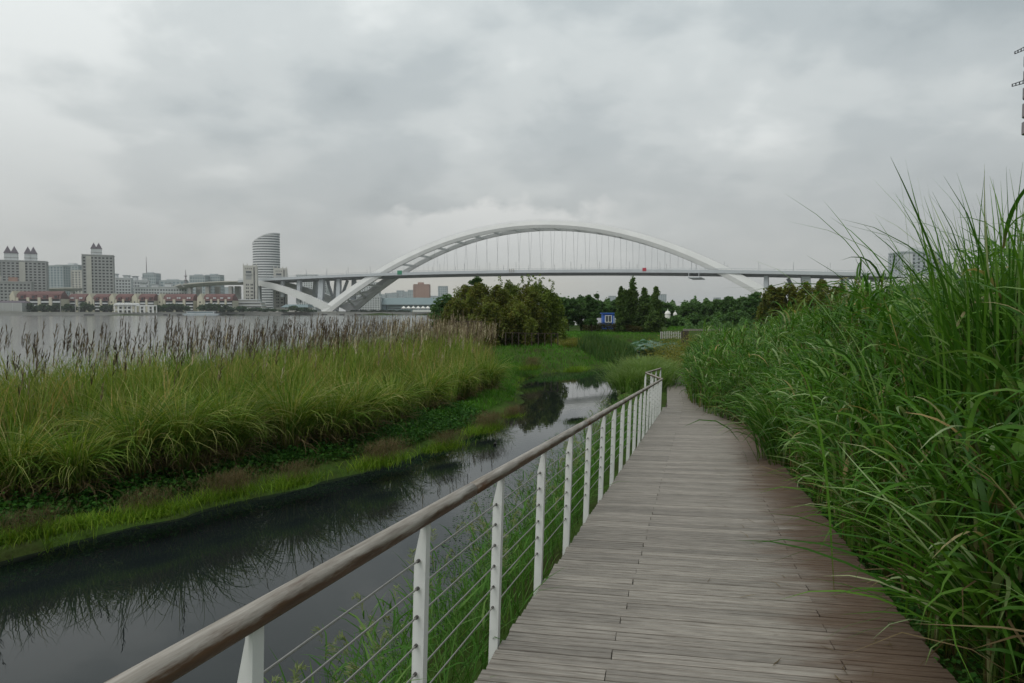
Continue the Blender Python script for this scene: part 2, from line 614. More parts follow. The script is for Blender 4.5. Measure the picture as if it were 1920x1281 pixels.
M['mast'] = plain('mast_grey', (0.28, 0.25, 0.26), 0.6, 0.1, 1)
M['mast_brown'] = plain('mast_brown', (0.095, 0.06, 0.045), 0.6, 0.1, 1)
M['mast_dark'] = plain('mast_dark', (0.035, 0.035, 0.042), 0.6, 0.1, 1)
M['boat'] = plain('pale_boat_paint', (0.46, 0.51, 0.54), 0.5, 0.1, 0.2)
M['feather'] = plain('dark_feather', (0.022, 0.020, 0.018), 0.6, 0.2, 20)
M['beak'] = plain('beak', (0.28, 0.05, 0.03), 0.5, 0.1, 20)

# weathered deck boards: grain along the board, every board its own grey, brown stain along the grass side
LE = lambda y: -0.09 + 0.272 * (y - 3.9)       # left deck edge
DW = 2.40                                       # deck width along X
SLOPE = 0.068


def mat_plank():
    m, nt, b = mat_base('weathered_plank')
    tcn = nd(nt, 'ShaderNodeTexCoord')
    oi = nd(nt, 'ShaderNodeObjectInfo')
    va = nd(nt, 'ShaderNodeVectorMath', operation='ADD')
    mv = nd(nt, 'ShaderNodeVectorMath', operation='SCALE')
    nt.links.new(oi.outputs['Location'], mv.inputs[0])
    mv.inputs['Scale'].default_value = 7.3
    nt.links.new(tcn.outputs['Object'], va.inputs[0])
    nt.links.new(mv.outputs[0], va.inputs[1])
    g1 = noise(nt, 1.0, 6, 0.65, va.outputs[0], (5.0, 95, 95))
    g2 = noise(nt, 1.0, 3, 0.6, va.outputs[0], (0.9, 12, 12))
    c = ramp(nt, g1, [(0.28, (0.130, 0.114, 0.095)), (0.50, (0.246, 0.222, 0.191)), (0.72, (0.365, 0.335, 0.293))])
    c = mixc(nt, 1.0, c, ramp(nt, g2, [(0.3, 0.80), (0.7, 1.18)]), 'MULTIPLY')
    c = mixc(nt, 1.0, c, ramp(nt, oi.outputs['Random'], [(0.0, 0.80), (0.5, 1.0), (1.0, 1.16)]), 'MULTIPLY')
    geo = nd(nt, 'ShaderNodeNewGeometry')
    sp = nd(nt, 'ShaderNodeSeparateXYZ')
    nt.links.new(geo.outputs['Position'], sp.inputs[0])
    # distance across the deck from its water side
    e = mth(nt, 'SUBTRACT', sp.outputs[0], mth(nt, 'MULTIPLY', sp.outputs[1], 0.272))
    e = mth(nt, 'ADD', e, 0.09 + 0.272 * 3.9)
    wv = noise(nt, 0.7, 4, 0.6, geo.outputs['Position'])
    streak = noise(nt, 1.0, 4, 0.6, geo.outputs['Position'], (1.2, 9, 9))
    e2 = mth(nt, 'ADD', e, mth(nt, 'MULTIPLY', mth(nt, 'SUBTRACT', wv, 0.5), 0.95))
    e2 = mth(nt, 'ADD', e2, mth(nt, 'MULTIPLY', mth(nt, 'SUBTRACT', streak, 0.5), 0.9))
    st = ramp(nt, mth(nt, 'MULTIPLY', e2, 0.4), [(0.64, 0.0), (0.92, 1.0)], 'EASE')
    stain = ramp(nt, g1, [(0.3, (0.070, 0.040, 0.024)), (0.7, (0.145, 0.095, 0.062))])
    c = mixc(nt, mth(nt, 'MULTIPLY', st, 0.9), c, stain)
    nt.links.new(c, b.inputs['Base Color'])
    b.inputs['Roughness'].default_value = 0.62
    b.inputs['Specular IOR Level'].default_value = 0.3
    bump(nt, b, g1, 0.35, 0.004)
    return m


M['plank'] = mat_plank()


def mat_rail():
    m, nt, b = mat_base('weathered_handrail')
    tcn = nd(nt, 'ShaderNodeTexCoord')
    g = noise(nt, 1.0, 6, 0.65, tcn.outputs['Object'], (45, 2.6, 45))
    blot = noise(nt, 6.0, 6, 0.68, tcn.outputs['Object'], (3.0, 0.35, 3.0))
    geo = nd(nt, 'ShaderNodeNewGeometry')
    sp = nd(nt, 'ShaderNodeSeparateXYZ')
    nt.links.new(geo.outputs['Normal'], sp.inputs[0])
    # the sky side is bleached to grey, the underside has kept its brown oil
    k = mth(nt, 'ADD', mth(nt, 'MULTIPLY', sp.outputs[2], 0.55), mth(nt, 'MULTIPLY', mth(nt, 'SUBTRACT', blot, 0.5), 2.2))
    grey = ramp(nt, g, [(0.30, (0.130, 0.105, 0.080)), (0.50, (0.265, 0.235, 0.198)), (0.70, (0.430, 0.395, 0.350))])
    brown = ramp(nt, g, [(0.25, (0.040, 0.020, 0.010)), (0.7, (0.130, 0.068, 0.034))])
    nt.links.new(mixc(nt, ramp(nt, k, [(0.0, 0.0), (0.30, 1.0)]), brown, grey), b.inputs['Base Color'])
    b.inputs['Roughness'].default_value = 0.55
    bump(nt, b, g, 0.3, 0.004)
    return m


M['rail'] = mat_rail()


def mat_soil():
    m, nt, b = mat_base('bank_soil')
    geo = nd(nt, 'ShaderNodeNewGeometry')
    f = noise(nt, 0.8, 6, 0.6, geo.outputs['Position'])
    g = noise(nt, 9.0, 5, 0.6, geo.outputs['Position'])
    c = ramp(nt, f, [(0.3, (0.045, 0.046, 0.018)), (0.5, (0.045, 0.080, 0.016)), (0.7, (0.060, 0.115, 0.020))])
    c = mixc(nt, 1.0, c, ramp(nt, g, [(0.3, 0.7), (0.7, 1.25)]), 'MULTIPLY')
    nt.links.new(c, b.inputs['Base Color'])
    b.inputs['Roughness'].default_value = 1.0
    b.inputs['Specular IOR Level'].default_value = 0.05
    bump(nt, b, g, 0.6, 0.08)
    return m


M['soil'] = mat_soil()
DUCK = (*at(928, 836, 17.4)[:1], 17.4)


def mat_water(name, base, scale, strength, dist, rings=False, rough=0.03):
    m, nt, b = mat_base(name)
    geo = nd(nt, 'ShaderNodeNewGeometry')
    pos = geo.outputs['Position']
    a = noise(nt, scale, 1.6 if rings else 3, 0.5, pos, (1.0, 1.9, 1))
    c = noise(nt, scale * 0.14, 3, 0.5, pos)
    h = mth(nt, 'MULTIPLY', a, mth(nt, 'ADD', mth(nt, 'MULTIPLY', c, 1.2), 0.25))
    if rings:
        v = nd(nt, 'ShaderNodeVectorMath', operation='DISTANCE')
        nt.links.new(pos, v.inputs[0])
        v.inputs[1].default_value = (DUCK[0], DUCK[1], -1.7)
        d = v.outputs['Value']
        wv = mth(nt, 'SINE', mth(nt, 'MULTIPLY', d, 30.0))
        en = ramp(nt, mth(nt, 'MULTIPLY', d, 0.4), [(0.0, 0.2), (0.25, 0.45), (0.9, 0.0)])
        h = mth(nt, 'ADD', h, mth(nt, 'MULTIPLY', mth(nt, 'MULTIPLY', wv, en), 0.5))
    bump(nt, b, h, strength, dist)
    b.inputs['Base Color'].default_value = (*base, 1)
    b.inputs['Roughness'].default_value = rough
    b.inputs['IOR'].default_value = 1.333
    b.inputs['Specular IOR Level'].default_value = 0.5
    return m


M['creek'] = mat_water('creek_water', (0.011, 0.015, 0.015), 2.6, 0.075, 0.010, True, 0.0)
M['river'] = mat_water('river_water', (0.16, 0.165, 0.15), 0.9, 0.5, 0.08, False, 0.12)

# ------------------------------------------------------------------ lie of the land
WZ = -1.70
CREEK = [(-11, 3.5), (-8.6, 7.0), (-6.9, 9.2), (-4.5, 12.65), (-2.6, 15.3), (-0.35, 20.4), (0.35, 25.0), (0.35, 33), (1.6, 37.6), (6.2, 42.5), (9.0, 48), (9.8, 56), (10.6, 64), (12.0, 69), (14.4, 70.5), (16.0, 67), (15.2, 60), (12.6, 50.5), (8.9, 42), (5.7, 34), (4.2, 27), (3.7, 22), (2.2, 17), (0.45, 11.0), (-1.05, 6.3), (-2.2, 2.5), (-4, -4), (-12, -6)]
_rag, _r = [], random.Random(3)
for _i, (_p, _q) in enumerate(zip(CREEK, CREEK[1:] + CREEK[:1])):
    _rag.append(_p)
    if 1 <= _i <= 9:
        _l = math.hypot(_q[0] - _p[0], _q[1] - _p[1])
        _m = max(2, int(_l / .55))
        for _k in range(1, _m):
            _f = _k / _m
            _j = _r.uniform(-.16, .16)
            _rag.append((_p[0] + (_q[0] - _p[0]) * _f + (_q[1] - _p[1]) / _l * _j, _p[1] + (_q[1] - _p[1]) * _f - (_q[0] - _p[0]) / _l * _j))
CREEK = _rag
NEARLAND = [(-400, -260), (-150, -80), (-60, -16), (-28, 3), (-20, 13.5), (-14.6, 18.5), (-13.9, 24), (-11.6, 31.5), (-9.4, 42), (-9.4, 60), (-6.5, 80), (10, 140), (60, 300), (180, 590), (330, 720), (900, 900), (7000, 2500), (7000, -2500), (-400, -2500)]
FARSHORE = [(-6000, 420), (-1600, 640), (-700, 752), (-560, 765), (-300, 820), (-250, 832), (-150, 850), (0, 880), (200, 930), (900, 1200), (7000, 3300)]


def deck_z(y):
    return np.maximum(-SLOPE * np.asarray(y, float), -1.50)


def height(x, y):
    x, y = np.asarray(x, float), np.asarray(y, float)
    near = in_poly(x, y, NEARLAND)
    dcr = d_line(x, y, CREEK, True)
    inc = in_poly(x, y, CREEK)
    dri = d_line(x, y, NEARLAND, True)
    # base level of the park
    base = -1.36 + 1.15 * np.clip((y - 44) / 30, 0, 1)
    mound = 1.35 * np.exp(-(((x - 0.5) / 5.5) ** 2 + ((y - 50.0) / 6.5) ** 2))
    left = WZ + 0.02 + np.clip(dcr * 0.32, 0, 1) * 1.0
    left = np.minimum(left, base + mound)
    e = x - (LE(y) + DW)                       # beyond the grass side of the deck
    right = deck_z(y) - 0.13 + np.clip(e - .4, 0, 5) * 0.20
    right = np.where(e < 0, deck_z(y) - 0.22, right)
    right = np.maximum(right, WZ + 0.10)
    right = np.minimum(right, WZ + 0.02 + dcr * 0.72)
    wr = np.clip((62 - y) / 22, 0, 1)
    right = right * wr + (base + 0.1) * (1 - wr)
    right = np.minimum(right, WZ + 0.02 + dcr * 0.72)
    is_right = (x > LE(np.minimum(y, 80)) - 2.6) & ((y < 40) | (x > 0.25 * y - 1.6))
    h = np.where(is_right, right, left)
    h = np.minimum(h, WZ + dri * 0.45)
    h = np.where(inc, WZ - 0.05 - np.clip(dcr * 0.35, 0, 0.7), h)
    fs_x = np.array([p[0] for p in FARSHORE])
    fs_y = np.array([p[1] for p in FARSHORE])
    ys = np.interp(x, fs_x, fs_y)
    far = y > ys
    h = np.where(near, h, np.where(far, 2.2, -5.0))
    return h


def hz_(x, y):
    return float(height(np.array([x]), np.array([y]))[0])


def axis(fine_lo, fine_hi, step, lo, hi):
    a = list(np.arange(fine_lo, fine_hi, step))
    s, v = step, fine_hi
    while v < hi:
        a.append(v)
        s = min(s * 1.35, 400)
        v += s
    a.append(hi)
    s, v = step, fine_lo
    while v > lo:
        s = min(s * 1.35, 400)
        v -= s
        a.insert(0, v)
    return np.array(a)


gx = axis(-26, 26, 0.4, -7000, 7000)
gy = axis(0, 84, 0.4, -2200, 8000)
gy = np.unique(np.concatenate([gy, np.arange(740, 960, 12)]))
GX, GY = np.meshgrid(gx, gy)
GZ = height(GX, GY)
GZ = GZ + np.where((GX > -30) & (GX < 30) & (GY < 90) & (GZ > WZ + .05), rng.normal(0, 0.018, GX.shape), 0)
V = np.stack([GX, GY, GZ], -1).reshape(-1, 3)
nx_, ny_ = len(gx), len(gy)
ii = (np.arange(ny_ - 1)[:, None] * nx_ + np.arange(nx_ - 1)[None]).ravel()
F = np.stack([ii, ii + 1, ii + nx_ + 1, ii + nx_], -1)
tag(link('ground', npmesh('ground', V, F, M['soil'])), 'dark soil and low green growth of the park banks', 'ground', kind='structure')

mb = MB()
mb.add([(x, y, WZ) for x, y in CREEK], [tuple(range(len(CREEK) - 1, -1, -1))])
# a wider sheet so that the shore is where the land meets it
cr = [(-16, -8), (18, -8), (22, 40), (22, 84), (6, 84), (6, 50), (0, 44), (-1.6, 36), (-2.4, 26), (-6, 16), (-9.5, 10.5), (-16, 5)]
mb = MB()
mb.add([(x, y, WZ) for x, y in cr], [tuple(range(len(cr)))])
tag(mb.build('creek_water', M['creek']), 'still dark creek reflecting the grey sky and the reeds', 'water', kind='structure')
rv = [(-9000, -3000), (-400, -260), (-150, -78), (-60, -14.5), (-27.5, 4), (-18.6, 14.2), (-13.4, 19.0), (-12.6, 24.4), (-10.2, 32), (-8.2, 42), (-8.2, 60), (-5, 80), (12, 140), (62, 300), (183, 590), (335, 718), (900, 898), (7000, 2498), (7000, 3400), (900, 1230), (0, 900), (-300, 840), (-700, 775), (-6000, 450), (-9000, 300)]
mb = MB()
mb.add([(x, y, WZ) for x, y in rv], [tuple(range(len(rv)))])
tag(mb.build('river_water', M['river']), 'broad pale grey river beyond the reeds', 'water', kind='structure')

# quay wall of the far bank: one long wall in straight lengths, with a coping
qroot = empty('quay_wall', (-300, 818, 0))
tag(qroot, 'long low grey concrete quay wall along the far river bank', 'quay wall')
for i in range(1, len(FARSHORE) - 2):
    (x0, y0), (x1, y1) = FARSHORE[i], FARSHORE[i + 1]
    if x1 < -800 or x0 > 250:
        continue
    L = math.hypot(x1 - x0, y1 - y0)
    a = math.atan2(y1 - y0, x1 - x0)
    q = MB().box(0, L, -1.2, 1.5, -4.0, 1.55).build('wall_length', M['quay'], qroot, loc=(x0 + 300, y0 - 818, 0), rz=a)
    MB().box(0, L, -1.45, 0.5, 1.56, 2.05).build('coping', M['concrete'], qroot, loc=(x0 + 300, y0 - 818, 0), rz=a)
    for k in range(int(L / 17)):
        if random.random() < 0.35:
            s0 = k * 17 + random.random() * 6
            MB().box(s0, s0 + 4 + random.random() * 8, -1.6, -1.21, -1.9, -0.5).build('fender', M['dark'], qroot, loc=(x0 + 300, y0 - 818, 0), rz=a)

# ------------------------------------------------------------------ the far bank: buildings
ZG = 2.2


def facade(mb, w, d, h, nf, nb, pf, bf, z0=0.0, x0=None, proud=0.5, sides=True):
    """piers and floor bands standing proud of a glazed core: the openings between them are the windows"""
    xa = -w / 2 if x0 is None else x0
    bay = w / nb
    st = h / nf
    for i in range(nb + 1):
        c = xa + i * bay
        mb.box(c - bay * pf / 2, c + bay * pf / 2, -proud, 0.2, z0, z0 + h)
    for k in range(nf + 1):
        z = z0 + k * st
        mb.box(xa - 0.3, xa + w + 0.3, -proud + 0.06, 0.2, z - st * bf / 2, z + st * bf / 2)
    if sides:
        ns = max(2, int(round(d / bay)))
        bs = d / ns
        for sx, sg in ((xa, -1), (xa + w, 1)):
            a, b = sorted((sx + sg * proud, sx - sg * 0.2))
            for i in range(ns + 1):
                mb.box(a, b, i * bs - bs * pf / 2, i * bs + bs * pf / 2, z0, z0 + h)
            a, b = sorted((sx + sg * (proud - 0.06), sx - sg * 0.2))
            for k in range(nf + 1):
                z = z0 + k * st
                mb.box(a, b, -0.2, d + 0.3, z - st * bf / 2, z + st * bf / 2)


def block(name, label, cat, px0, px1, py, Y, D, nf, nb, wall, glass='glass', pf=0.5, bf=0.45, yaw=0.0, group=None, cap=True, wallname='facade_grid', ws=1.0):
    xa, z = at(px0, py, Y)
    xb, _ = at(px1, py, Y)
    w, h = (xb - xa) * ws, z - ZG
    r = empty(name, ((xa + xb) / 2, Y, ZG), R(yaw))
    tag(r, label, cat, group)
    MB().box(-w / 2, w / 2, 0, D, -5, h).build('glazed_core', M[glass], r)
    m = MB()
    facade(m, w, D, h, nf, nb, pf, bf)
    m.build(wallname, M[wall], r, kind='stuff')
    if cap:
        MB().box(-w / 2 - 0.9, w / 2 + 0.9, -1.0, D + 0.9, h + 0.1 + h / nf * bf / 2, h + 1.4 + h / nf * bf / 2).build('roof_slab', M[wall], r)
    return r, w, h


def roofbox(r, x0, x1, y0, y1, z0, z1, mat, name='roof_house'):
    return MB().box(x0, x1, y0, y1, z0, z1).build(name, M[mat], r)


def turret(r, cx, w, z, hw, hr):
    """a white roof house that carries a steep slate pyramid"""
    b = MB().box(cx - w / 2, cx + w / 2, 3, 3 + w, z, z + hw).build('turret', M['white_render'], r)
    MB().pyramid(cx - w / 2 - .6, cx + w / 2 + .6, 2.4, 3.6 + w, z + hw + .02, z + hw + hr).build('turret_roof', M['slate'], b)
    MB().box(cx - w / 2 - .3, cx + w / 2 + .3, 2.7, 3.3 + w, z + hw * .35, z + hw * .45).build('string_course', M['grey_render'], b)


# tall blocks with pointed roof turrets
r, w, h = block('apartment_block', 'wide grey apartment block with two pairs of pointed roof turrets', 'apartment block', -40, 88, 491, 960, 22, 18, 15, 'grey_render', 'dark', 0.42, 0.5, 27, 'turreted apartment blocks', ws=.80)
for px in (13, 26, 52, 63):
    turret(r, (px - 24) / 1280 * 960 * .80, 7.6, h + 2.2, 10.0, 10.5)
for px in (-6, 42):
    MB().box((px - 24) * .60 - 3.5, (px - 24) * .60 + 3.5, -1.6, -0.52, 0, h).build('bay_column', M['cream_pale'], r)
r, w, h = block('apartment_block', 'narrow grey tower block with one pair of pointed roof turrets', 'apartment block', 153, 213, 481, 930, 20, 18, 8, 'grey_render', 'dark', 0.42, 0.5, 26, 'turreted apartment blocks', ws=.82)
for px in (174, 184):
    turret(r, (px - 182) / 1280 * 930 * .82, 6.4, h + 2.2, 8.5, 8.5)
for px in (166,):
    MB().box((px - 183) * .6 - 3, (px - 183) * .6 + 3, -1.6, -0.52, 0, h).build('bay_column', M['cream_pale'], r)
r, w, h = block('apartment_block', 'lower grey apartment wing standing in front of the wide turreted block', 'apartment block', -45, 58, 531, 900, 16, 9, 14, 'grey_render', 'dark', 0.42, 0.5, 25, ws=.82)
roofbox(r, -26, -4, 2, 12, h + 2.1, h + 9.5, 'cream_pale')
roofbox(r, 5, 14, 2, 12, h + 2.1, h + 8.0, 'brick')
# pale hazy blocks between the turreted ones
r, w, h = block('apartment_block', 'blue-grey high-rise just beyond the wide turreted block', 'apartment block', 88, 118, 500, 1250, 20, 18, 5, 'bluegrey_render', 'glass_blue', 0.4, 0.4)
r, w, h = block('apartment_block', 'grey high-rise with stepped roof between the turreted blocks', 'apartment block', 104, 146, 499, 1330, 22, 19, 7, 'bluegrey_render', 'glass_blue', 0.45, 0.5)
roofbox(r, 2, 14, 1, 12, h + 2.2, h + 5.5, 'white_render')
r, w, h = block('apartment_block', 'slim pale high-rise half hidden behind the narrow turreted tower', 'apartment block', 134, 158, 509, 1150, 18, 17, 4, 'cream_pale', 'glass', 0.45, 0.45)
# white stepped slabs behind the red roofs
white = [(199, 246, 524, 1010, 15, 8, 'white stepped apartment slab right beside the narrow turreted tower'),
         (240, 279, 528, 1060, 14, 7, 'white stepped apartment slab below the tall thin television mast'),
         (252, 300, 541, 990, 11, 9, 'low white apartment slab with rounded corner behind the pavilion'),
         (298, 352, 541, 1000, 10, 10, 'low white apartment slab ending at the curved viaduct')]
for i, (a, b, c, Y, nf, nb, lab) in enumerate(white):
    r, w, h = block('apartment_block', lab, 'apartment block', a, b, c, Y, 14, max(6, int(nf * .75)), nb, 'white_render', 'glass', 0.38, 0.5, 18, ws=.85, group='white apartment slabs behind the red roofs')
    for k in range(2):
        c0 = -w / 2 + w * (0.18 + 0.5 * k)
        roofbox(r, c0, c0 + w * 0.24, 2, 12, h + 2.1, h + 5.5 + 2 * (k == 0), 'white_render')
        roofbox(r, c0 - 1, c0 + w * 0.24 + 1, 1, 13, h + 5.6 + 2 * (k == 0), h + 6.4 + 2 * (k == 0), 'bluegrey_render', 'roof_plate')
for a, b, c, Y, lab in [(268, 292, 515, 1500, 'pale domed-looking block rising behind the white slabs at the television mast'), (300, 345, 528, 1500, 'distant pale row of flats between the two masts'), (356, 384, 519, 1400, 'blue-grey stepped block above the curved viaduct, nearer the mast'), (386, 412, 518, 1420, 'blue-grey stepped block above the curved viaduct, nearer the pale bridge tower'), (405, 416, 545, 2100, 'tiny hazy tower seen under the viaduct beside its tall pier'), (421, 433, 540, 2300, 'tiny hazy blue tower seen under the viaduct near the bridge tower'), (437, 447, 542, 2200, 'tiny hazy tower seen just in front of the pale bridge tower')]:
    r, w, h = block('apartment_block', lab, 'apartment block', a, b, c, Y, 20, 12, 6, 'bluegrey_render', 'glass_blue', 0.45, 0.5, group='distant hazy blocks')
    if Y < 2000:
        roofbox(r, -w * .25, w * .2, 2, 12, h + 1.6, h + 5, 'bluegrey_render')


# masts
def mast(name, label, px, py0, py1, Y, pods):
    x, z1 = at(px, py0, Y)
    _, z0 = at(px, py1, Y)
    r = empty(name, (x, Y, ZG))
    tag(r, label, 'mast')
    H = z1 - ZG
    MB().tube([(0, 0, 0), (0, 0, H * .55), (0, 0, H * .56), (0, 0, H * .8), (0, 0, H)], [2.6, 2.2, 1.5, 1.1, .35], 8).build('shaft', M['mast'], r)
    for f, rad, hh in pods:
        MB().tube([(0, 0, H * f), (0, 0, H * f + hh * .5), (0, 0, H * f + hh)], [rad * .6, rad, rad * .7], 10).build('pod', M['mast'], r)


mast('television_mast', 'tall thin grey television mast behind the white slabs', 274, 481, 560, 1700, [(.50, 4.0, 5), (.58, 3.4, 4)])
mast('signal_mast', 'short dark signal mast with ring platforms near the viaduct', 348, 506, 560, 1150, [(.62, 3.0, 2), (.74, 3.0, 2), (.84, 2.6, 2)])


# red roofed terraces: cream gable end, white balcony bands, red mansard with dormers
def terrace(label, px0, px1, py, Y, bays, gable=True, yaw=-8, dormers=True):
    xa, z = at(px0, py, Y)
    xb, _ = at(px1, py, Y)
    w, H = xb - xa, z - ZG
    r = empty('terraced_house', ((xa + xb) / 2, Y, ZG), R(yaw))
    tag(r, label, 'terraced house', 'red roofed terraces on the far bank')
    D, he = 14, H * 0.62
    MB().box(-w / 2, w / 2, 0.8, D, 0, he).build('wall', M['cream'], r)
    MB().box(-w / 2 + .3, w / 2 - .3, 0.41, 0.78, 0, he - .2).build('loggia', M['dark'], r)
    bw = w / bays
    for i in range(bays):
        c = -w / 2 + i * bw
        MB().box(c, c + bw * .26, -0.9, 0.39, 0, he + H * .08).build('stair_bay', M['cream'], r)
        for k in (0.18, 0.45, 0.72):
            MB().box(c + bw * .3, c + bw * .98, -0.6, 0.38, he * k, he * (k + .11)).build('balcony', M['white_render'], r)
    # long roof: steep lower slope to the front, ridge at two thirds
    rf = MB()
    rf.add([(-w / 2, -.7, he), (w / 2, -.7, he), (w / 2, 2.2, H * .88), (-w / 2, 2.2, H * .88), (-w / 2, 6.5, H), (w / 2, 6.5, H), (-w / 2, D + .5, he), (w / 2, D + .5, he)], [(0, 1, 2, 3), (3, 2, 5, 4), (4, 5, 7, 6), (0, 3, 4, 6), (1, 7, 5, 2)])
    ro = rf.build('roof', M['redroof'], r)
    if dormers:
        for i in range(bays):
            c = -w / 2 + (i + .58) * bw
            MB().box(c - bw * .17, c - bw * .05, -.45, 1.6, he + H * .10, he + H * .19).build('dormer_window', M['white_render'], ro)
            MB().box(c + bw * .03, c + bw * .15, -.45, 1.6, he + H * .10, he + H * .19).build('dormer_window', M['white_render'], ro)
    else:
        for i in range(bays):
            c = -w / 2 + (i + .62) * bw
            MB().box(c - bw * .2, c + bw * .2, -.75, 1.2, he + H * .02, he + H * .2).build('dormer', M['redroof'], ro)
            MB().box(c - bw * .12, c + bw * .12, -.8, 0.4, he + H * .05, he + H * .16).build('dormer_pane', M['dark'], ro)
    if gable:
        g = 7.0
        m = MB()
        prof = [(-w / 2 - g, 0), (-w / 2 + .2, 0), (-w / 2 + .2, H * .74), (-w / 2 - g * .35, H * 1.02), (-w / 2 - g, H * .80)]
        m.sweep([[(x, -1.6, zz) for x, zz in prof], [(x, D, zz) for x, zz in prof]])
        gm = m.build('gable_end', M['cream'], r)
        for zz in (.3, .5):
            MB().box(-w / 2 - g * .6, -w / 2 - g * .35, -1.68, -1.5, H * zz, H * (zz + .08)).build('window', M['dark'], gm)
    return r


terrace('long red roofed terrace with four bays behind the white container', 24, 118, 546, 815, 4, dormers=False)
terrace('red roofed terrace with white dormers behind the lamp posts', 124, 160, 551, 822, 2, gable=False)
for lab, a, b in [('short cream gabled house just before the pavilion, nearest the lamp posts', 172, 203), ('short cream gabled house above the near end of the white pavilion', 214, 245), ('short cream gabled house above the open end of the white pavilion', 257, 289)]:
    terrace(lab, a, b, 551, 818, 2, dormers=False)
terrace('red roofed terrace with three rows of white dormers beyond the pavilion', 303, 364, 551, 822, 3)
terrace('highest red roofed terrace, ending by the cream tiered building', 379, 437, 551, 815, 4)

# striped office tower with its sloping crown
Y = 1010
xa, zt = at(467, 437, Y)
xb, _ = at(518, 437, Y)
w = xb - xa
r = empty('office_tower', ((xa + xb) / 2, Y, ZG))
tag(r, 'tall striped office tower with a curved sloping top', 'office tower')
H = zt - ZG
ell = lambda s, z: [(math.cos(t) * w / 2 * s, 14 + math.sin(t) * 14 * s, z) for t in np.linspace(0, 2 * math.pi, 32, endpoint=False)]


def crown_z(x):
    u = (x + w / 2) / w
    return H * (0.868 + 0.132 * math.sin(min(1, max(0, u) * 1.04) * math.pi / 2) ** 0.9)


core = MB()
b0 = ell(0.985, 0)
t0 = [(x, y, crown_z(x) - 1.2) for x, y, _ in b0]
core.sweep([b0, t0])
core.build('glazed_core', M['glass'], r)
nfl = 31
for k in range(nfl):
    z0 = k * H / nfl
    z1 = z0 + H / nfl * 0.56
    ring0 = [(x, y, min(z0, crown_z(x) - .6)) for x, y, _ in ell(1.0, 0)]
    ring1 = [(x, y, min(z1, crown_z(x) - .3)) for x, y, _ in ell(1.0, 0)]
    if max(p[2] for p in ring1) - min(0, 0) > z0 + .2:
        MB().sweep([ring0, ring1]).build('floor_band', M['band_white'], r)
rim0 = [(x, y, crown_z(x) - .5) for x, y, _ in ell(1.012, 0)]
rim1 = [(x, y, crown_z(x) + .9) for x, y, _ in ell(1.012, 0)]
MB().sweep([rim0, rim1]).build('crown_rim', M['band_white'], r)


# the two pale lift towers at the end of the bridge
def lift_tower(label, px0, px1, py, Y, D):
    xa, z = at(px0, py, Y)
    xb, _ = at(px1, py, Y)
    w, h = xb - xa, z - ZG
    r = empty('bridge_tower', ((xa + xb) / 2, Y, ZG), R(14))
    tag(r, label, 'tower', 'pale towers at the bridge end')
    w *= .74
    MB().box(-w / 2, w / 2, 0, D, 0, h).build('shaft', M['cream_pale'], r)
    MB().box(w * .26, w * .33, -.25, .1, 0, h - 2).build('recess', M['dark'], r)
    for k in range(7):
        for q in (-.30, -.18, 0.03, .13):
            MB().box(w * q, w * (q + .07), -.12, .3, h * (.12 + .075 * k), h * (.12 + .075 * k) + 2.1).build('window', M['dark'], r)
    for q in (-.32, -.18, -.04, .08):
        MB().box(w * q, w * (q + .05), -.12, .3, h * .92, h * .945).build('window', M['dark'], r)
    MB().box(-w * .32, w * .12, -1.0, -.02, h * .80, h * .83).build('balcony', M['grey_render'], r)
    MB().box(-w * .30, w * .10, -.1, .4, h * .70, h * .79).build('gallery', M['grey_render'], r)
    MB().box(-w * .30, w * .10, -.14, .4, h * .84, h * .88).build('gallery', M['glass'], r)
    for q in (-.48, -.2, .2, .46):
        MB().box(w * q - .5, w * q + .5, 1, 2, h + .02, h + 2.2).build('merlon', M['cream_pale'], r)


lift_tower('pale lift tower in front of the bridge end, full height in view', 452, 485, 498, 868, 13)
lift_tower('pale lift tower rising from behind the bridge deck', 509, 541, 503, 935, 13)

# white grid apartment slabs behind the bridge foot
block('apartment_block', 'white gridded apartment slab behind the first bridge piers', 'apartment block', 556, 590, 517, 1150, 20, 20, 8, 'white_render', 'glass', .5, .45, group='gridded slabs behind the bridge foot')
block('apartment_block', 'white gridded apartment slab behind the thick bridge pier', 'apartment block', 588, 612, 519, 1180, 20, 20, 6, 'white_render', 'glass', .5, .45, group='gridded slabs behind the bridge foot')
block('apartment_block', 'white gridded apartment slab half covered by the sloping arch leg', 'apartment block', 668, 709, 531, 1150, 20, 17, 9, 'white_render', 'glass', .5, .45, group='gridded slabs behind the bridge foot')
block('apartment_block', 'low white banded building at the foot of the sloping arch leg', 'apartment block', 655, 712, 558, 1000, 20, 8, 12, 'white_render', 'glass', .35, .55)
# long grey hall with a shallow curved roof
Y = 1010
xa, z = at(712, 559, Y)
xb, _ = at(830, 559, Y)
r = empty('exhibition_hall', ((xa + xb) / 2, Y, ZG))
tag(r, 'long blue-grey hall with shallow curved roof and white canopies', 'hall')
w, H = xb - xa, z - ZG
MB().box(-w / 2 + 10, w / 2, 2, 60, 0, H * .52).build('wall', M['tealroof'], r)
MB().box(-w / 2 + 12, w / 2 - 20, 1.7, 2.2, H * .24, H * .30).build('window_strip', M['glass'], r)
sec = []
for s in np.linspace(0, 1, 9):
    x = -w / 2 + s * (w + 20)
    zz = H * (.94 + .10 * math.sin(math.pi * min(1, s * .8 + .15)))
    sec.append([(x, -2, H * .53), (x, 10, zz), (x, 62, zz), (x, 64, H * .53)])
MB().sweep(sec).build('roof', M['tealroof'], r)
MB().box(-w / 2 - 2, -w / 2 + 9, 1, 20, 0, H * .62).build('entrance_block', M['glass_blue'], r)
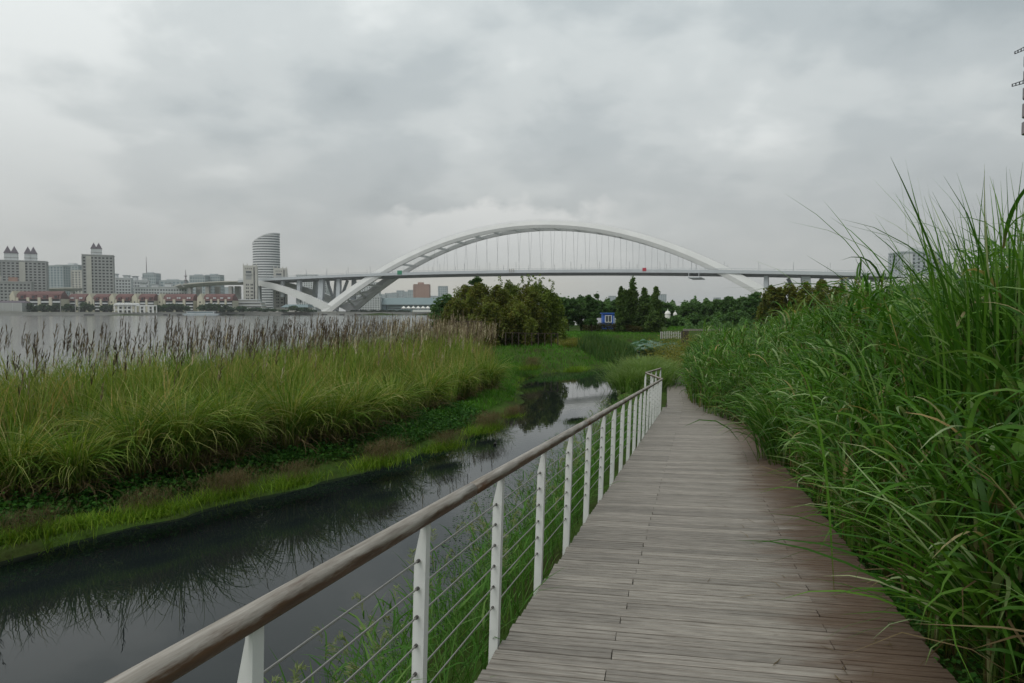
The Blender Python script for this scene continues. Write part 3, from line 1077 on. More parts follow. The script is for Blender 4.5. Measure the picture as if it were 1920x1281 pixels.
for k in range(9):
    x = w / 2 - 58 + k * 7
    MB().pyramid(x, x + 6.5, -22, -14, 5.5, 9.0).build('canopy', M['tent'], r)
    MB().box(x + 3.0, x + 3.5, -18.3, -17.8, 0, 5.6).build('canopy_post', M['white'], r)
MB().box(w / 2 - 40, w / 2 + 10, -30, -26, .2, 3.2).build('white_wall', M['white'], r)
# distant skyline to the right of the arch leg
block('apartment_block', 'square brown high-rise standing behind the long hall', 'high-rise', 776, 804, 535, 1500, 25, 16, 5, 'brick', 'brick', .5, .5)
r = [o for o in bpy.data.objects if o.get('label') == 'square brown high-rise standing behind the long hall'][0]
hh = at(790, 529.5, 1500)[1] - ZG
MB().box(-8, 4, 2, 14, hh - 8, hh).build('roof_house', M['brick'], r)
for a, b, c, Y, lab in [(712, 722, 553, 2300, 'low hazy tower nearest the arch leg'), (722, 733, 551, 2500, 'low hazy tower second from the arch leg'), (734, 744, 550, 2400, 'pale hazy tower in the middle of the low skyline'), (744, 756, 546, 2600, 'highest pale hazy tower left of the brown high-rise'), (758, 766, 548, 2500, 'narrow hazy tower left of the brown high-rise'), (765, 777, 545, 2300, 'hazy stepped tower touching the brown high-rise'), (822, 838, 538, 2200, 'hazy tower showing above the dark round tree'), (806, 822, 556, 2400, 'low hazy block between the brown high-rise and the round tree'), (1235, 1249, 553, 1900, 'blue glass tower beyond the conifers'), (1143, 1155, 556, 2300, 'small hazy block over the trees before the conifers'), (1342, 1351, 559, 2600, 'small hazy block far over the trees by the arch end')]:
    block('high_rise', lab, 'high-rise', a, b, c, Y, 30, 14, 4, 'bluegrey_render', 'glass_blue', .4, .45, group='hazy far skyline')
# far pavilion with a disc roof and a spire
x, z = at(1283, 564, 1800)
r = empty('pavilion_tower', (x, 1800, ZG))
tag(r, 'far pale tower with flat disc top and thin spire over the trees', 'tower')
MB().tube([(0, 0, 0), (0, 0, z - 8)], 4, 10).build('shaft', M['white_render'], r)
MB().tube([(0, 0, z - 8), (0, 0, z - 5), (0, 0, z - 3)], [5, 16, 6], 16).build('disc', M['white_render'], r)
MB().tube([(0, 0, z - 3), (0, 0, z + 8)], [1.5, .3], 6).build('spire', M['white_render'], r)

# low buildings at the water
Y = 830
xa, z = at(437, 561, Y)
xb, _ = at(490, 561, Y)
r = empty('tiered_building', ((xa + xb) / 2, Y, ZG))
tag(r, 'low cream tiered building with long balconies in front of the pale lift tower', 'building')
w, H = xb - xa, z - ZG
for k, (a, b, q) in enumerate([(-.5, .5, .30), (-.44, .5, .55), (-.5, .46, .80), (-.42, .3, 1.0)]):
    z0 = H * (0 if k == 0 else [.30, .55, .80][k - 1]) + .02
    MB().box(w * a, w * b, k * 1.2, 16, z0, H * q - 1.2).build('storey', M['cream_pale'], r)
    MB().box(w * a + 1, w * b - 1, k * 1.2 - .15, k * 1.2 + .5, z0 + .8, H * q - 2.2).build('window_strip', M['glass'], r)
    MB().box(w * a - .6, w * b + .6, k * 1.2 - 1.4, 16.5, H * q - 1.15, H * q - .1).build('roof_slab', M['white_render'], r)
Y = 822
xa, z = at(528, 571, Y)
xb, _ = at(577, 571, Y)
r = empty('boathouse', ((xa + xb) / 2, Y, ZG))
tag(r, 'low building with grey-green roof at the foot of the bridge', 'building')
w, H = xb - xa, z - ZG
MB().box(-w / 2, w / 2, 0, 20, 0, H * .6).build('wall', M['cream_pale'], r)
MB().box(-w * .1, w / 2 - 1, -.2, .4, H * .3, H * .5).build('window_strip', M['glass'], r)
MB().hexa([(-w / 2 - 1, -2, H * .62), (w / 2 + 1, -2, H * .62), (w / 2 + 1, 22, H * .62), (-w / 2 - 1, 22, H * .62)], [(-w * .35, 1, H), (w / 2, 1, H), (w / 2, 18, H), (-w * .35, 18, H)]).build('roof', M['tealroof'], r)
MB().box(-w / 2 - 16, -w / 2 - .1, 2, 14, 0, H * .42).build('annexe', M['cream_pale'], r)
# white container shed and the dark roof behind it
Y = 790
xa, z = at(-12, 568, Y)
xb, _ = at(41, 568, Y)
r = empty('container_shed', ((xa + xb) / 2, Y, ZG))
tag(r, 'long pale box-shaped shed on the far quay', 'shed')
w, H = xb - xa, z - ZG
MB().box(-w / 2, w / 2, 0, 8, 1.2, H).build('wall', M['grey_render'], r)
MB().box(-w / 2, w / 2, .3, 7.7, 0, 1.18).build('plinth', M['concrete'], r)
for k in range(3):
    MB().box(-w / 2 + k * w / 3 + w / 3 - .3, -w / 2 + k * w / 3 + w / 3, -.15, 0.1, 1.2, H).build('panel_joint', M['white_render'], r)
xa, z = at(-10, 564, 806)
xb, _ = at(50, 564, 806)
r = empty('dark_shed', ((xa + xb) / 2, 806, ZG))
tag(r, 'dark blue-grey shed roof showing behind the pale box-shaped shed', 'shed')
w, H = xb - xa, z - ZG
MB().box(-w / 2, w / 2 - 1, 0, 7, 0, H * .8).build('wall', M['dark'], r)
MB().hexa([(-w / 2 - 1, -1, H * .82), (w / 2, -1, H * .82), (w / 2, 8, H * .82), (-w / 2 - 1, 8, H * .82)], [(-w / 2, 2, H), (w / 2 - 4, 2, H), (w / 2 - 4, 6, H), (-w / 2, 6, H)]).build('roof', M['slate'], r)

# white riverside pavilion: open frame with a row of vaulted roof bays
Y = 786
xa, z = at(214, 570, Y)
xb, _ = at(287, 570, Y)
r = empty('riverside_pavilion', ((xa + xb) / 2, Y, ZG - 1.2))
tag(r, 'white open-frame pavilion with vaulted roof bays at the far waterside', 'pavilion')
w, H = xb - xa, z - ZG + 1.2
nb = 9
for i in range(nb + 1):
    x = -w / 2 + i * w / nb
    for y in (0, 7):
        MB().box(x - .45, x + .45, y, y + .8, 0, H - 2).build('column', M['white'], r)
    MB().box(x - .4, x + .4, .85, 6.95, H - 2.7, H - 2.05).build('cross_beam', M['white'], r)
for y in (0, 7):
    MB().box(-w / 2 - .6, w / 2 + .6, y - .1, y + .9, H - 2, H - 1.2).build('beam', M['white'], r)
for i in range(5):
    x0 = -w / 2 + i * w / nb
    sec = []
    for yy in (-.8, 8.6):
        arc = [(x0 + w / nb * (.5 - .5 * math.cos(t)), yy, H - 1.15 + 2.2 * math.sin(t)) for t in np.linspace(0, math.pi, 9)]
        sec.append(arc)
    MB().sweep(sec).build('vault', M['white'], r)
MB().box(-w / 2, 0, .3, .6, 3.2, 4.0).build('parapet', M['white'], r)
# a pontoon boat moored at the far quay
x, _ = at(375, 586, 790)
r = empty('moored_boat', (x, 795, WZ))
tag(r, 'pale blue-grey flat boat moored at the far quay', 'boat')
MB().hexa([(-19, -2.5, -.4), (19, -2.5, -.4), (19, 2.5, -.4), (-19, 2.5, -.4)], [(-22, -3, 2.2), (22, -3, 2.2), (22, 3, 2.2), (-22, 3, 2.2)]).build('hull', M['boat'], r)
MB().box(-17, 15, -2.2, 2.2, 2.25, 4.6).build('cabin', M['white_render'], r)
MB().box(-16, 14, -2.3, -2.15, 3.0, 4.0).build('window_strip', M['glass_blue'], r)
MB().box(-19, 17, -2.8, 2.8, 4.65, 5.0).build('roof', M['white_render'], r)
# lamp posts on the far quay
for i, (px, pt, lab) in enumerate([(113, 563, 'thin grey lamp post on the far quay, left of the taller pair'), (141, 557, 'tall grey lamp post on the far quay, the taller of the pair'), (148, 563, 'tall grey lamp post on the far quay, the shorter of the pair')]):
    x, z = at(px, pt, 785)
    r = empty('lamp_post', (x, 785, ZG - .5))
    tag(r, lab, 'lamp post', 'lamp posts on the far quay')
    MB().tube([(0, 0, 0), (0, 0, z - ZG + .5)], [.45, .3], 6).build('pole', M['concrete'], r)
    MB().box(-1.2, 1.2, -.3, .3, z - ZG + .52, z - ZG + .9).build('lamp_head', M['concrete'], r)

# far trees along the bank


def far_tree(label, px, py, Y, wpx, name='riverside_tree', group='trees along the far bank'):
    x, z = at(px, py, Y)
    H = z - ZG
    w = wpx / 1280 * Y
    r = empty(name, (x, Y, ZG))
    tag(r, label, 'tree', group)
    MB().tube([(0, 0, 0), (0, 0, H * .55)], [.5, .3], 5).build('trunk', M['bark'], r)
    s = Soup()
    n = 520
    k = 12
    cs = rng.normal(0, 1, (k, 3))
    cs /= np.linalg.norm(cs, axis=1)[:, None]
    cs = cs * np.array([w * .36, 3.5, H * .28]) + np.array([0, 0, H * .58])
    P = cs[rng.integers(0, k, n)] + rng.normal(0, 1, (n, 3)) * np.array([w * .13, 1.3, H * .13])
    P[:, 2] = np.clip(P[:, 2], .6, H)
    s.leaves(P, rng.uniform(1.4, 2.8, n), asp=.8)
    s.build('crown', M['fartree'], r)


ft = [(5, 575, 15), (52, 570, 14), (66, 573, 16), (82, 571, 16), (96, 574, 14), (106, 570, 15), (124, 571, 15), (136, 574, 12), (158, 567, 18), (168, 571, 14), (196, 574, 16), (206, 572, 12), (296, 573, 16), (308, 571, 16), (322, 570, 18), (336, 571, 18), (349, 574, 12), (381, 571, 18), (393, 570, 18), (406, 571, 18), (420, 572, 18), (432, 577, 12), (453, 575, 18), (470, 579, 16), (482, 578, 18), (498, 579, 18), (515, 580, 18), (532, 581, 14), (556, 573, 26), (572, 577, 22), (585, 582, 14)]
for px, py, wp in ft:
    far_tree('dark green tree in the row along the far quay', px, py, 800 + 6 * random.random(), wp)
for k, px in enumerate(range(664, 772, 9)):
    far_tree('small dark green tree in the row before the long hall', px, 582 + (k % 2), 900, 12, group='trees before the long hall')

# ------------------------------------------------------------------ viaduct leading to the bridge
r = empty('viaduct', (-330, 930, 0))
tag(r, 'curved pale concrete viaduct on tall piers left of the bridge', 'viaduct')
pts = [(90, 542, 1120), (152, 541, 1110), (250, 541, 1120), (330, 540, 1080), (352, 534.5, 960), (392, 531, 950), (424, 529.5, 945), (470, 529, 935), (500, 527, 925)]
ctr = []
for px, py, Y in pts:
    x, z = at(px, py, Y)
    ctr.append(Vector((x + 330, Y - 930, z)))
for i in range(len(ctr) - 1):
    a, b = ctr[i], ctr[i + 1]
    n = Vector((-(b - a).y, (b - a).x, 0)).normalized() * 9
    up, dn = Vector((0, 0, 0)), Vector((0, 0, -3.6))
    MB().hexa([a - n * .6 + dn, b - n * .6 + dn, b + n * .6 + dn, a + n * .6 + dn], [a - n, b - n, b + n, a + n]).build('deck_span', M['concrete'], r)
    t1, t2 = Vector((0, 0, .02)), Vector((0, 0, 1.4))
    MB().hexa([a - n + t1, b - n + t1, b - n * .95 + t1, a - n * .95 + t1], [a - n + t2, b - n + t2, b - n * .95 + t2, a - n * .95 + t2]).build('parapet', M['cream_pale'], r)
for px, py, Y, ww in [(357, 540, 958, 2.2), (390, 540, 950, 3.2), (373, 540, 975, 4.5), (408, 540, 965, 4.5), (433, 540, 942, 2.8), (446, 540, 955, 5.5), (118, 549, 1112, 3.2), (136, 549, 1112, 3.2)]:
    x, z = at(px, py - 3, Y)
    MB().box(x + 330 - ww / 2 - .8, x + 330 + ww / 2 + .8, Y - 930 - 3, Y - 930 + 3, ZG, z).build('pier', M['concrete'], r)

# ------------------------------------------------------------------ the steel arch bridge
BX, BY, BA = 27.0, 781.5, 0.380
ZB, RISE, HALF = 5.2, 94.5, 267.5
bridge = empty('arch_bridge', (BX, BY, 0), -BA)
tag(bridge, 'great white steel arch bridge spanning the river', 'bridge')
dkz = lambda u: 48.9 - 5.28e-5 * (u + 120) ** 2
offv = lambda u: 13 + 12.5 * (u / HALF) ** 2
for sg in (-1, 1):
    secs = []
    for u in np.linspace(-HALF - 6, HALF + 6, 81):
        t = u / HALF
        z = ZB + RISE * (1 - t * t)
        dzdu = -2 * RISE * t / HALF
        L = math.hypot(1, dzdu)
        nu, nz = -dzdu / L, 1 / L
        hd = 4.1 + 1.7 * t * t
        v = sg * offv(u)
        wv = 2.7
        lean = sg * 0.10 * hd
        hm = -.15 * hd
        secs.append([(u - nu * hd, v - wv * .55 + lean, z - nz * hd), (u - nu * hd, v + wv * .55 + lean, z - nz * hd), (u + nu * hm, v + wv * 1.15, z + nz * hm), (u + nu * hd, v + wv * .62 - lean, z + nz * hd), (u + nu * hd, v - wv * .62 - lean, z + nz * hd), (u + nu * hm, v - wv * 1.15, z + nz * hm)])
    rib = MB().sweep(secs).build('arch_rib', M['bridge_white'], bridge)
    # thin stair handrail along the top of the rib
    m = MB()
    for u in np.linspace(-215, 215, 160):
        t = u / HALF
        z = ZB + RISE * (1 - t * t) + 4.4 + 1.7 * t * t
        v = sg * offv(u) - sg * .4
        m.box(u - .12, u + .12, v - .12, v + .12, z - .4, z + 1.9)
    m.build('stair_railing', M['cable_grey'], rib, kind='stuff')
    # raking legs of the side spans
    for sd in (-1, 1):
        secs = []
        for s in np.linspace(0, 1, 11):
            u = sd * (HALF - 6 + s * 126)
            z = 4.5 + (dkz(u) - 8.5) * (1 - (1 - s) ** 1.35)
            hd = 5.6 - 2.4 * s
            v = sg * (25.3 - 3.5 * s)
            secs.append([(u, v - 2.7, z - hd), (u, v + 2.7, z - hd), (u, v + 2.7, z + hd), (u, v - 2.7, z + hd)])
        MB().sweep(secs).build('side_leg', M['bridge_white'], bridge)
# deck: fascia girders, dark soffit box, road slab, parapets
us = np.linspace(-412, 470, 64)
for sg in (-1, 1):
    secs = [[(u, sg * 23.9 - .5, dkz(u) - 2.6), (u, sg * 23.9 + .5, dkz(u) - 2.6), (u, sg * 23.9 + .5, dkz(u) + .7), (u, sg * 23.9 - .5, dkz(u) + .7)] for u in us]
    MB().sweep(secs).build('fascia_girder', M['bridge_deck'], bridge)
    secs = [[(u, sg * 23.9 - .08, dkz(u) + 2.0), (u, sg * 23.9 + .08, dkz(u) + 2.0), (u, sg * 23.9 + .08, dkz(u) + 2.3), (u, sg * 23.9 - .08, dkz(u) + 2.3)] for u in us]
    hr = MB().sweep(secs).build('parapet_rail', M['bridge_deck'], bridge)
    m = MB()
    for u in np.arange(-410, 470, 5.0):
        m.box(u - .12, u + .12, sg * 23.9 - .1, sg * 23.9 + .1, dkz(u) + .71, dkz(u) + 1.98)
    m.build('parapet_posts', M['bridge_deck'], hr, kind='stuff')
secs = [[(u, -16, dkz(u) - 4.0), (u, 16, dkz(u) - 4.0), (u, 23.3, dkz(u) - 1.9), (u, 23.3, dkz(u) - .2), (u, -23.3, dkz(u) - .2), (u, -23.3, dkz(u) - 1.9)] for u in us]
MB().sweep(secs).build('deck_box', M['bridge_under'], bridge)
# slim lamp posts along both parapets
m = MB()
for u in np.arange(-400, 460, 32.0):
    for v in (-20.5, 20.5):
        m.box(u - .14, u + .14, v - .14, v + .14, dkz(u), dkz(u) + 9.0)
        m.box(u - .12, u + .12, v - 1.4 * (v < 0), v + 1.4 * (v > 0), dkz(u) + 9.0, dkz(u) + 9.25)
m.build('lamp_posts', M['cable_grey'], bridge, kind='stuff')
# hangers
for sg in (-1, 1):
    for k in range(-14, 15):
        u = k * 13.5
        t = u / HALF
        zt = ZB + RISE * (1 - t * t) - 4
        if zt < dkz(u) + 4:
            continue
        MB().tube([(u, sg * 18.5, dkz(u)), (u, sg * offv(u), zt)], .13, 4).build('hanger', M['cable_grey'], bridge)
# wind braces between the ribs
for k in range(-9, 10):
    u = k * 24.0
    t = u / HALF
    z = ZB + RISE * (1 - t * t)
    if abs(z - dkz(u)) < 4:
        continue
    v = offv(u) - 2.5
    MB().box(u - 1.3, u + 1.3, -v, v, z - 3.6, z - 1.4).build('cross_brace', M['bridge_white'], bridge)
for sd in (-1, 1):
    for a, b in ((262, 244), (244, 228)):
        u0, u1 = sd * a, sd * b
        za, zb_ = (ZB + RISE * (1 - (q / HALF) ** 2) for q in (u0, u1))
        for s2 in (-1, 1):
            MB().tube([(u0, s2 * (offv(u0) - 2), za), (u1, -s2 * (offv(u1) - 2), zb_)], 1.5, 6).build('diagonal_brace', M['bridge_white'], bridge)
# piers between the legs and the deck
for u, zb_, wd, tilt in [(-345, 22, 2.6, 0), (-318, 14, 3.0, -2), (-283, 3, 4.2, -4), (-257, 18, 3.0, -1), (247, 24, 2.4, 0), (283, 3, 5.0, 3), (318, 10, 3.0, 1), (345, 14, 4.0, 0), (385, 0, 4.0, 0), (-385, 0, 3.4, 0), (430, 0, 4, 0)]:
    for v in (-16, 16):
        zt = dkz(u) - (3.9 if abs(v) < 17 else 2)
        MB().hexa([(u + tilt - wd, v - 2, zb_), (u + tilt + wd, v - 2, zb_), (u + tilt + wd, v + 2, zb_), (u + tilt - wd, v + 2, zb_)], [(u - wd * .8, v - 2, zt), (u + wd * .8, v - 2, zt), (u + wd * .8, v + 2, zt), (u - wd * .8, v + 2, zt)]).build('pier', M['bridge_deck'], bridge)
for u in (-283, 283):
    for s2 in (-1, 1):
        MB().tube([(u, 14, 5), (u + 16 * s2, 16, dkz(u) - 4)], 2.0, 6).build('inclined_strut', M['bridge_deck'], bridge)
for sd in (-1, 1):
    MB().box(sd * HALF - 16, sd * HALF + 16, -30, 30, -4, 3.0).build('footing', M['concrete'], bridge)
# sign panels hung on the near parapet, and an inspection gantry under the deck
ub = lambda px: (px - 992) / 1.53 if px < 992 else (px - 992) / 1.78
for px, mt, ww, hh in [(741, 'sign_green', 3.2, 2.4), (1221, 'sign_red', 2.0, 1.7)]:
    u = ub(px)
    MB().box(u - ww, u + ww, -24.75, -24.55, dkz(u) - hh + .6, dkz(u) + hh + .6).build('sign_panel', M[mt], bridge)
u = ub(962)
for q in (-2.4, 0, 2.4):
    MB().box(u + q - .6, u + q + .6, -24.75, -24.55, dkz(u) - 1.8, dkz(u) + 2.2).build('sign_panel', M['concrete'], bridge)
u = ub(1310)
MB().box(u - 6, u + 6, -23, 23, dkz(u) - 7.5, dkz(u) - 6.6).build('inspection_gantry', M['bridge_deck'], bridge)
for q in (-5, 5):
    MB().box(u + q - .3, u + q + .3, -24.9, -24.45, dkz(u) - 6.58, dkz(u) - 2.5).build('gantry_hanger', M['bridge_deck'], bridge)
# grey office slab at the near end of the bridge
r, w, h = block('apartment_block', 'pale grey high-rise showing above the tall grass at the bridge end', 'high-rise', 1690, 1765, 476, 640, 20, 16, 8, 'bluegrey_render', 'glass', .55, .45)
MB().box(-w / 2 + 1, -w / 2 + 10, -1.2, -.52, 0, h).build('stair_bay', M['white_render'], r)
roofbox(r, -6, 8, 2, 12, h + 1.9, h + 6, 'white_render')

# ------------------------------------------------------------------ boardwalk
BD = math.atan(0.21)                            # boards run across, turned a little off square
tilt = math.atan(SLOPE)
walk = empty('boardwalk', (0, 0, 0))
tag(walk, 'grey weathered timber boardwalk sloping down along the creek', 'boardwalk', kind='structure')
PW, TH = 0.125, 0.030


def plank_mesh(L, chip=0.0):
    """one board: rounded edges and a groove along its middle"""
    g = PW - 0.010
    pr = [(-g / 2, -TH), (-g / 2, -.004), (-g / 2 + .004, 0), (-.007, 0), (-.004, -.009), (.004, -.009), (.007, 0), (g / 2 - .004, 0), (g / 2, -.004), (g / 2, -TH)]
    m = MB()
    m.sweep([[(-L / 2, y, z) for y, z in pr], [(L / 2, y, z) for y, z in pr]])
    return m.mesh('plank', M['plank'])


across = math.sqrt(1 + .21 ** 2)
lens = [0.66, 1.20, 0.54]
cache = {}
farsoup = []
nrow = 0
y = 1.30
LB = lambda yy: LE(yy)
while y < 36.5:
    # a row crosses the left edge at (LE(y), y) and runs along (1, -0.21)
    jt = lambda: random.uniform(-.008, .008)
    cuts = [jt(), .64 + jt(), 2.40 + 2 * jt()] if nrow % 2 else [jt(), 1.87 + jt(), 2.40 + 2 * jt()]
    if y > 23:
        o_ = .228 * y - LE(y)
        cuts = [o_ + jt(), o_ + .55 + jt(), o_ + 1.5]
    for a, b in zip(cuts[:-1], cuts[1:]):
        L = round((b - a) * across * 100) / 100 - .006
        c = (a + b) / 2
        cx, cy = LE(y) + c, y - .21 * c
        z = float(deck_z(cy))
        sl = SLOPE if cy < 22 else 0.0
        zr = random.uniform(-.0022, .0022)
        if nrow < 150:
            if L not in cache:
                cache[L] = plank_mesh(L)
            o = bpy.data.objects.new('plank', cache[L])
            # local x along the board, y along the walk, both in the sloping plane
            ex = Vector((1, -.21, .21 * sl)).normalized()
            ey = Vector((.21, 1, -sl)).normalized()
            ez = ex.cross(ey).normalized()
            ey = ez.cross(ex)
            mw = Matrix((ex, ey, ez)).transposed().to_4x4()
            mw.translation = Vector((cx, cy, z + zr))
            o.matrix_world = mw
            o.parent = walk
            C.objects.link(o)
        else:
            g = (PW - .007) / 2
            ex = np.array([1, -.21, .21 * sl])
            ex /= np.linalg.norm(ex)
            ey = np.array([.21, 1, -sl])
            ey /= np.linalg.norm(ey)
            p = np.array([cx, cy, z + zr])
            top = [p + ex * sx * L / 2 + ey * sy * g for sx, sy in ((-1, -1), (1, -1), (1, 1), (-1, 1))]
            bot = [q - np.array([0, 0, TH]) for q in top]
            farsoup.append((bot, top))
    nrow += 1
    y += PW * math.sqrt(1 + .21 ** 2)
m = MB()
for b, t in farsoup:
    m.hexa(b, t)
m.build('far_planks', M['plank'], walk, kind='stuff')
# edge beam on the water side and joists below
ee = [(LE(yy) + .03, yy) for yy in (1.0, 22.3, 36)]
for off, nm in ((.04, 'edge_beam'), (1.2, 'joist'), (DW - .14, 'edge_beam')):
    m = MB()
    secs = []
    for x_, yy in ee:
        z = float(deck_z(yy)) - TH - .012
        x2 = x_ + off if yy < 30 else x_ + min(off, 1.6)
        secs.append([(x2, yy, z - .16), (x2 + .07, yy, z - .16), (x2 + .07, yy, z), (x2, yy, z)])
    m.sweep(secs)
    m.build(nm, M['dark_timber'], walk)

# ------------------------------------------------------------------ railing
rail = empty('railing', (0, 0, 0))
tag(rail, 'curving handrail on white steel posts with thin steel cables along the boardwalk', 'railing')
RH = 1.035
rp = [(LE(-1.0), -1.0)] + [(LE(v), v) for v in np.arange(0.2, 22.0, .55)] + [(4.86, 22.15)]
rp2 = [(4.86, 22.15), (4.80, 24.4), (5.75, 26.3)]
dz1 = lambda yy: float(deck_z(yy))


def rail_length(pa, pb):
    d = pb - pa
    L = d.length
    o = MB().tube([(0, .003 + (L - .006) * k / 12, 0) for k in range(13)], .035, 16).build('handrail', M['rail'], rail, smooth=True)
    ey = d.normalized()
    ex = ey.cross(Vector((0, 0, 1))).normalized()
    ez = ex.cross(ey)
    mw = Matrix((ex, ey, ez)).transposed().to_4x4()
    mw.translation = pa
    o.matrix_world = mw


joints = [-1.0, 2.95 - 2.9, 3.42, 6.9, 10.4, 13.9, 17.4, 20.8, 22.15]
for a, b in zip(joints[:-1], joints[1:]):
    pa = Vector((LE(a) + .015, a, dz1(a) + RH))
    pb = Vector((LE(b) + .015, b, dz1(b) + RH))
    rail_length(pa, pb)
for a, b in zip(rp2[:-1], rp2[1:]):
    rail_length(Vector((a[0], a[1], dz1(a[1]) + RH)), Vector((b[0], b[1], dz1(b[1]) + RH)))
# post: a plate across the rail line, narrowed at the top on the water side, with a flange on the deck side
dirn = Vector((.272, 1, 0)).normalized()
ang = math.atan2(dirn.y, dirn.x) - math.pi / 2
m = MB()
LN = 0.038                                      # inward lean at the top
prof = [(-.047, -.20), (.0, -.20), (LN * 1.05, RH - .03), (LN - .022, RH - .03), (LN - .025, RH - .07), (LN * .86 - .047, RH - .19)]
m.sweep([[(x - .012, -.006, z) for x, z in prof], [(x - .012, .006, z) for x, z in prof]])
plate = m.mesh('post_plate', M['white_metal'])
m = MB()
m.hexa([(-.0125, -.024, -.20), (.0, -.024, -.20), (.0, .024, -.20), (-.0125, .024, -.20)], [(LN - .0125, -.024, RH - .032), (LN, -.024, RH - .032), (LN, .024, RH - .032), (LN - .0125, .024, RH - .032)])
flange = m.mesh('post_flange', M['white_metal'])
CH = [.84, .72, .595, .47, .345, .22]
fer = MB().tube([(0, -.022, 0), (0, .022, 0)], .0075, 8).mesh('ferrule', M['ferrule'])
py_ = list(1.75 + 1.12 * np.arange(0, 19)) + [22.1]
posts2 = [(4.80, 24.4), (4.83, 23.3), (5.15, 25.1), (5.75, 26.3), (5.45, 25.7)]
for k, (px_, yy) in enumerate([(LE(v), v) for v in py_] + posts2):
    pl = link('post', plate, rail, (px_ - .02, yy, dz1(yy)), ang)
    link('flange', flange, pl, (0, 0, 0))
    if k < 7:
        for hgt in CH:
            link('ferrule', fer, pl, (-.036 + LN * hgt / RH, 0, hgt), 0)
pr, pf_ = (-1.0, 22.12), None
for hgt in CH:
    path = [(LE(yy) - .056 + LN * hgt / RH, yy, dz1(yy) + hgt) for yy in (-1.0, 10, 22.05, 22.12)]
    MB().tube(path, .0042, 6).build('cable', M['steel'], rail)
    MB().tube([(a[0], a[1], dz1(a[1]) + hgt) for a in rp2], .0042, 5).build('cable', M['steel'], rail)

# ------------------------------------------------------------------ left bank: reed bed
BED = [(-13.5, 5.0), (-10.3, 8.2), (-8.2, 11.0), (-5.7, 14.7), (-3.9, 17.6), (-1.9, 21.8), (-1.0, 26), (-0.7, 31), (-1.2, 38), (-3.2, 44.5), (-8.2, 43), (-10.6, 31.5), (-12.9, 24.2), (-13.7, 18.8), (-19.0, 13.2), (-26, 4)]


def reed_h(x, y):
    """how tall the bed grows: lower at the outer margins"""
    d = d_line(x, y, BED, True)
    return 0.62 + 0.38 * np.clip(d / 1.3, 0, 1)


nB = 46000
P2 = scatter(BED, nB)
# nearer, more of them
keep = rng.random(nB) < np.clip(1.15 - P2[:, 1] / 60, .35, 1)
P2 = P2[keep]
# clumped: pull every blade towards one of many clump centres
cc = scatter(BED, 620)
from mathutils.kdtree import KDTree
kd = KDTree(len(cc))
for i, q in enumerate(cc):
    kd.insert((q[0], q[1], 0), i)
kd.balance()
idx = np.array([kd.find((q[0], q[1], 0))[1] for q in P2])
cdir = P2 - cc[idx]
P2 = cc[idx] + cdir * 0.55
z = height(P2[:, 0], P2[:, 1])
hh = reed_h(P2[:, 0], P2[:, 1])
nb_ = len(P2)
s = Soup()
azm = np.arctan2(cdir[:, 1], cdir[:, 0]) + rng.normal(0, .9, nb_)
ctone = rng.random(len(cc))
tone = np.clip(rng.random(nb_) * .62 + ctone[idx] * .42 - .02, 0, 1)
hh = hh * rng.uniform(.74, 1.16, len(cc))[idx]
s.blades(np.c_[P2, z], azm, rng.uniform(1.45, 2.35, nb_) * hh, rng.uniform(.016, .030, nb_), rng.uniform(.02, .20, nb_), rng.uniform(.3, 1.5, nb_), 4, power=2.2, tint=tone)
# rust and straw coloured dead culms through the bed
Q = scatter(BED, 3600)
s.blades(np.c_[Q, height(Q[:, 0], Q[:, 1])], rng.uniform(0, 6.28, 3600), rng.uniform(1.1, 2.0, 3600), np.full(3600, .016), rng.uniform(0, .12, 3600), rng.uniform(0, .35, 3600), 3, tint=rng.uniform(.90, 1.0, 3600))
bed = s.build('reed_bed', M['reed'], kind='stuff')
tag(bed, 'dense bed of tall yellow-green grass between the creek and the river', 'reeds', kind='stuff')


def plume_set(soup_s, soup_p, P, hs, lean=.12, size=.34, dark=True):
    """flower stalks that end in a narrow one-sided plume of short hairs"""
    n = len(P)
    az = rng.normal(.35, .8, n)
    ln = np.abs(rng.normal(0, lean, n)) + .01
    soup_s.blades(P, az, hs, np.full(n, .010), ln, rng.uniform(.0, .22, n), 3, twist=.2)
    tp = P + np.c_[np.cos(az) * np.sin(ln) * hs, np.sin(az) * np.sin(ln) * hs, np.cos(ln) * hs]
    sz = size * rng.uniform(.6, 1.25, n)
    tn = np.where(P[:, 0] < -7.0, rng.random(n) * .5, rng.uniform(.3, .95, n)) if dark else rng.uniform(.55, 1, n)  # riverside plumes tinted darker: their backlit silhouette is put into the colour
    for j in range(13):
        f = j / 12
        q = tp + np.c_[np.cos(az) * .16 * f * sz, np.sin(az) * .16 * f * sz, (f - .8) * sz]
        a2 = az + rng.normal(0, .8, n)
        soup_p.blades(q, a2, sz * rng.uniform(.28, .52, n) * (1 - .5 * f), np.full(n, .024), rng.uniform(.10, .55, n), rng.uniform(.0, .8, n), 2, tint=np.clip(tn + rng.normal(0, .12, n), 0, 1))


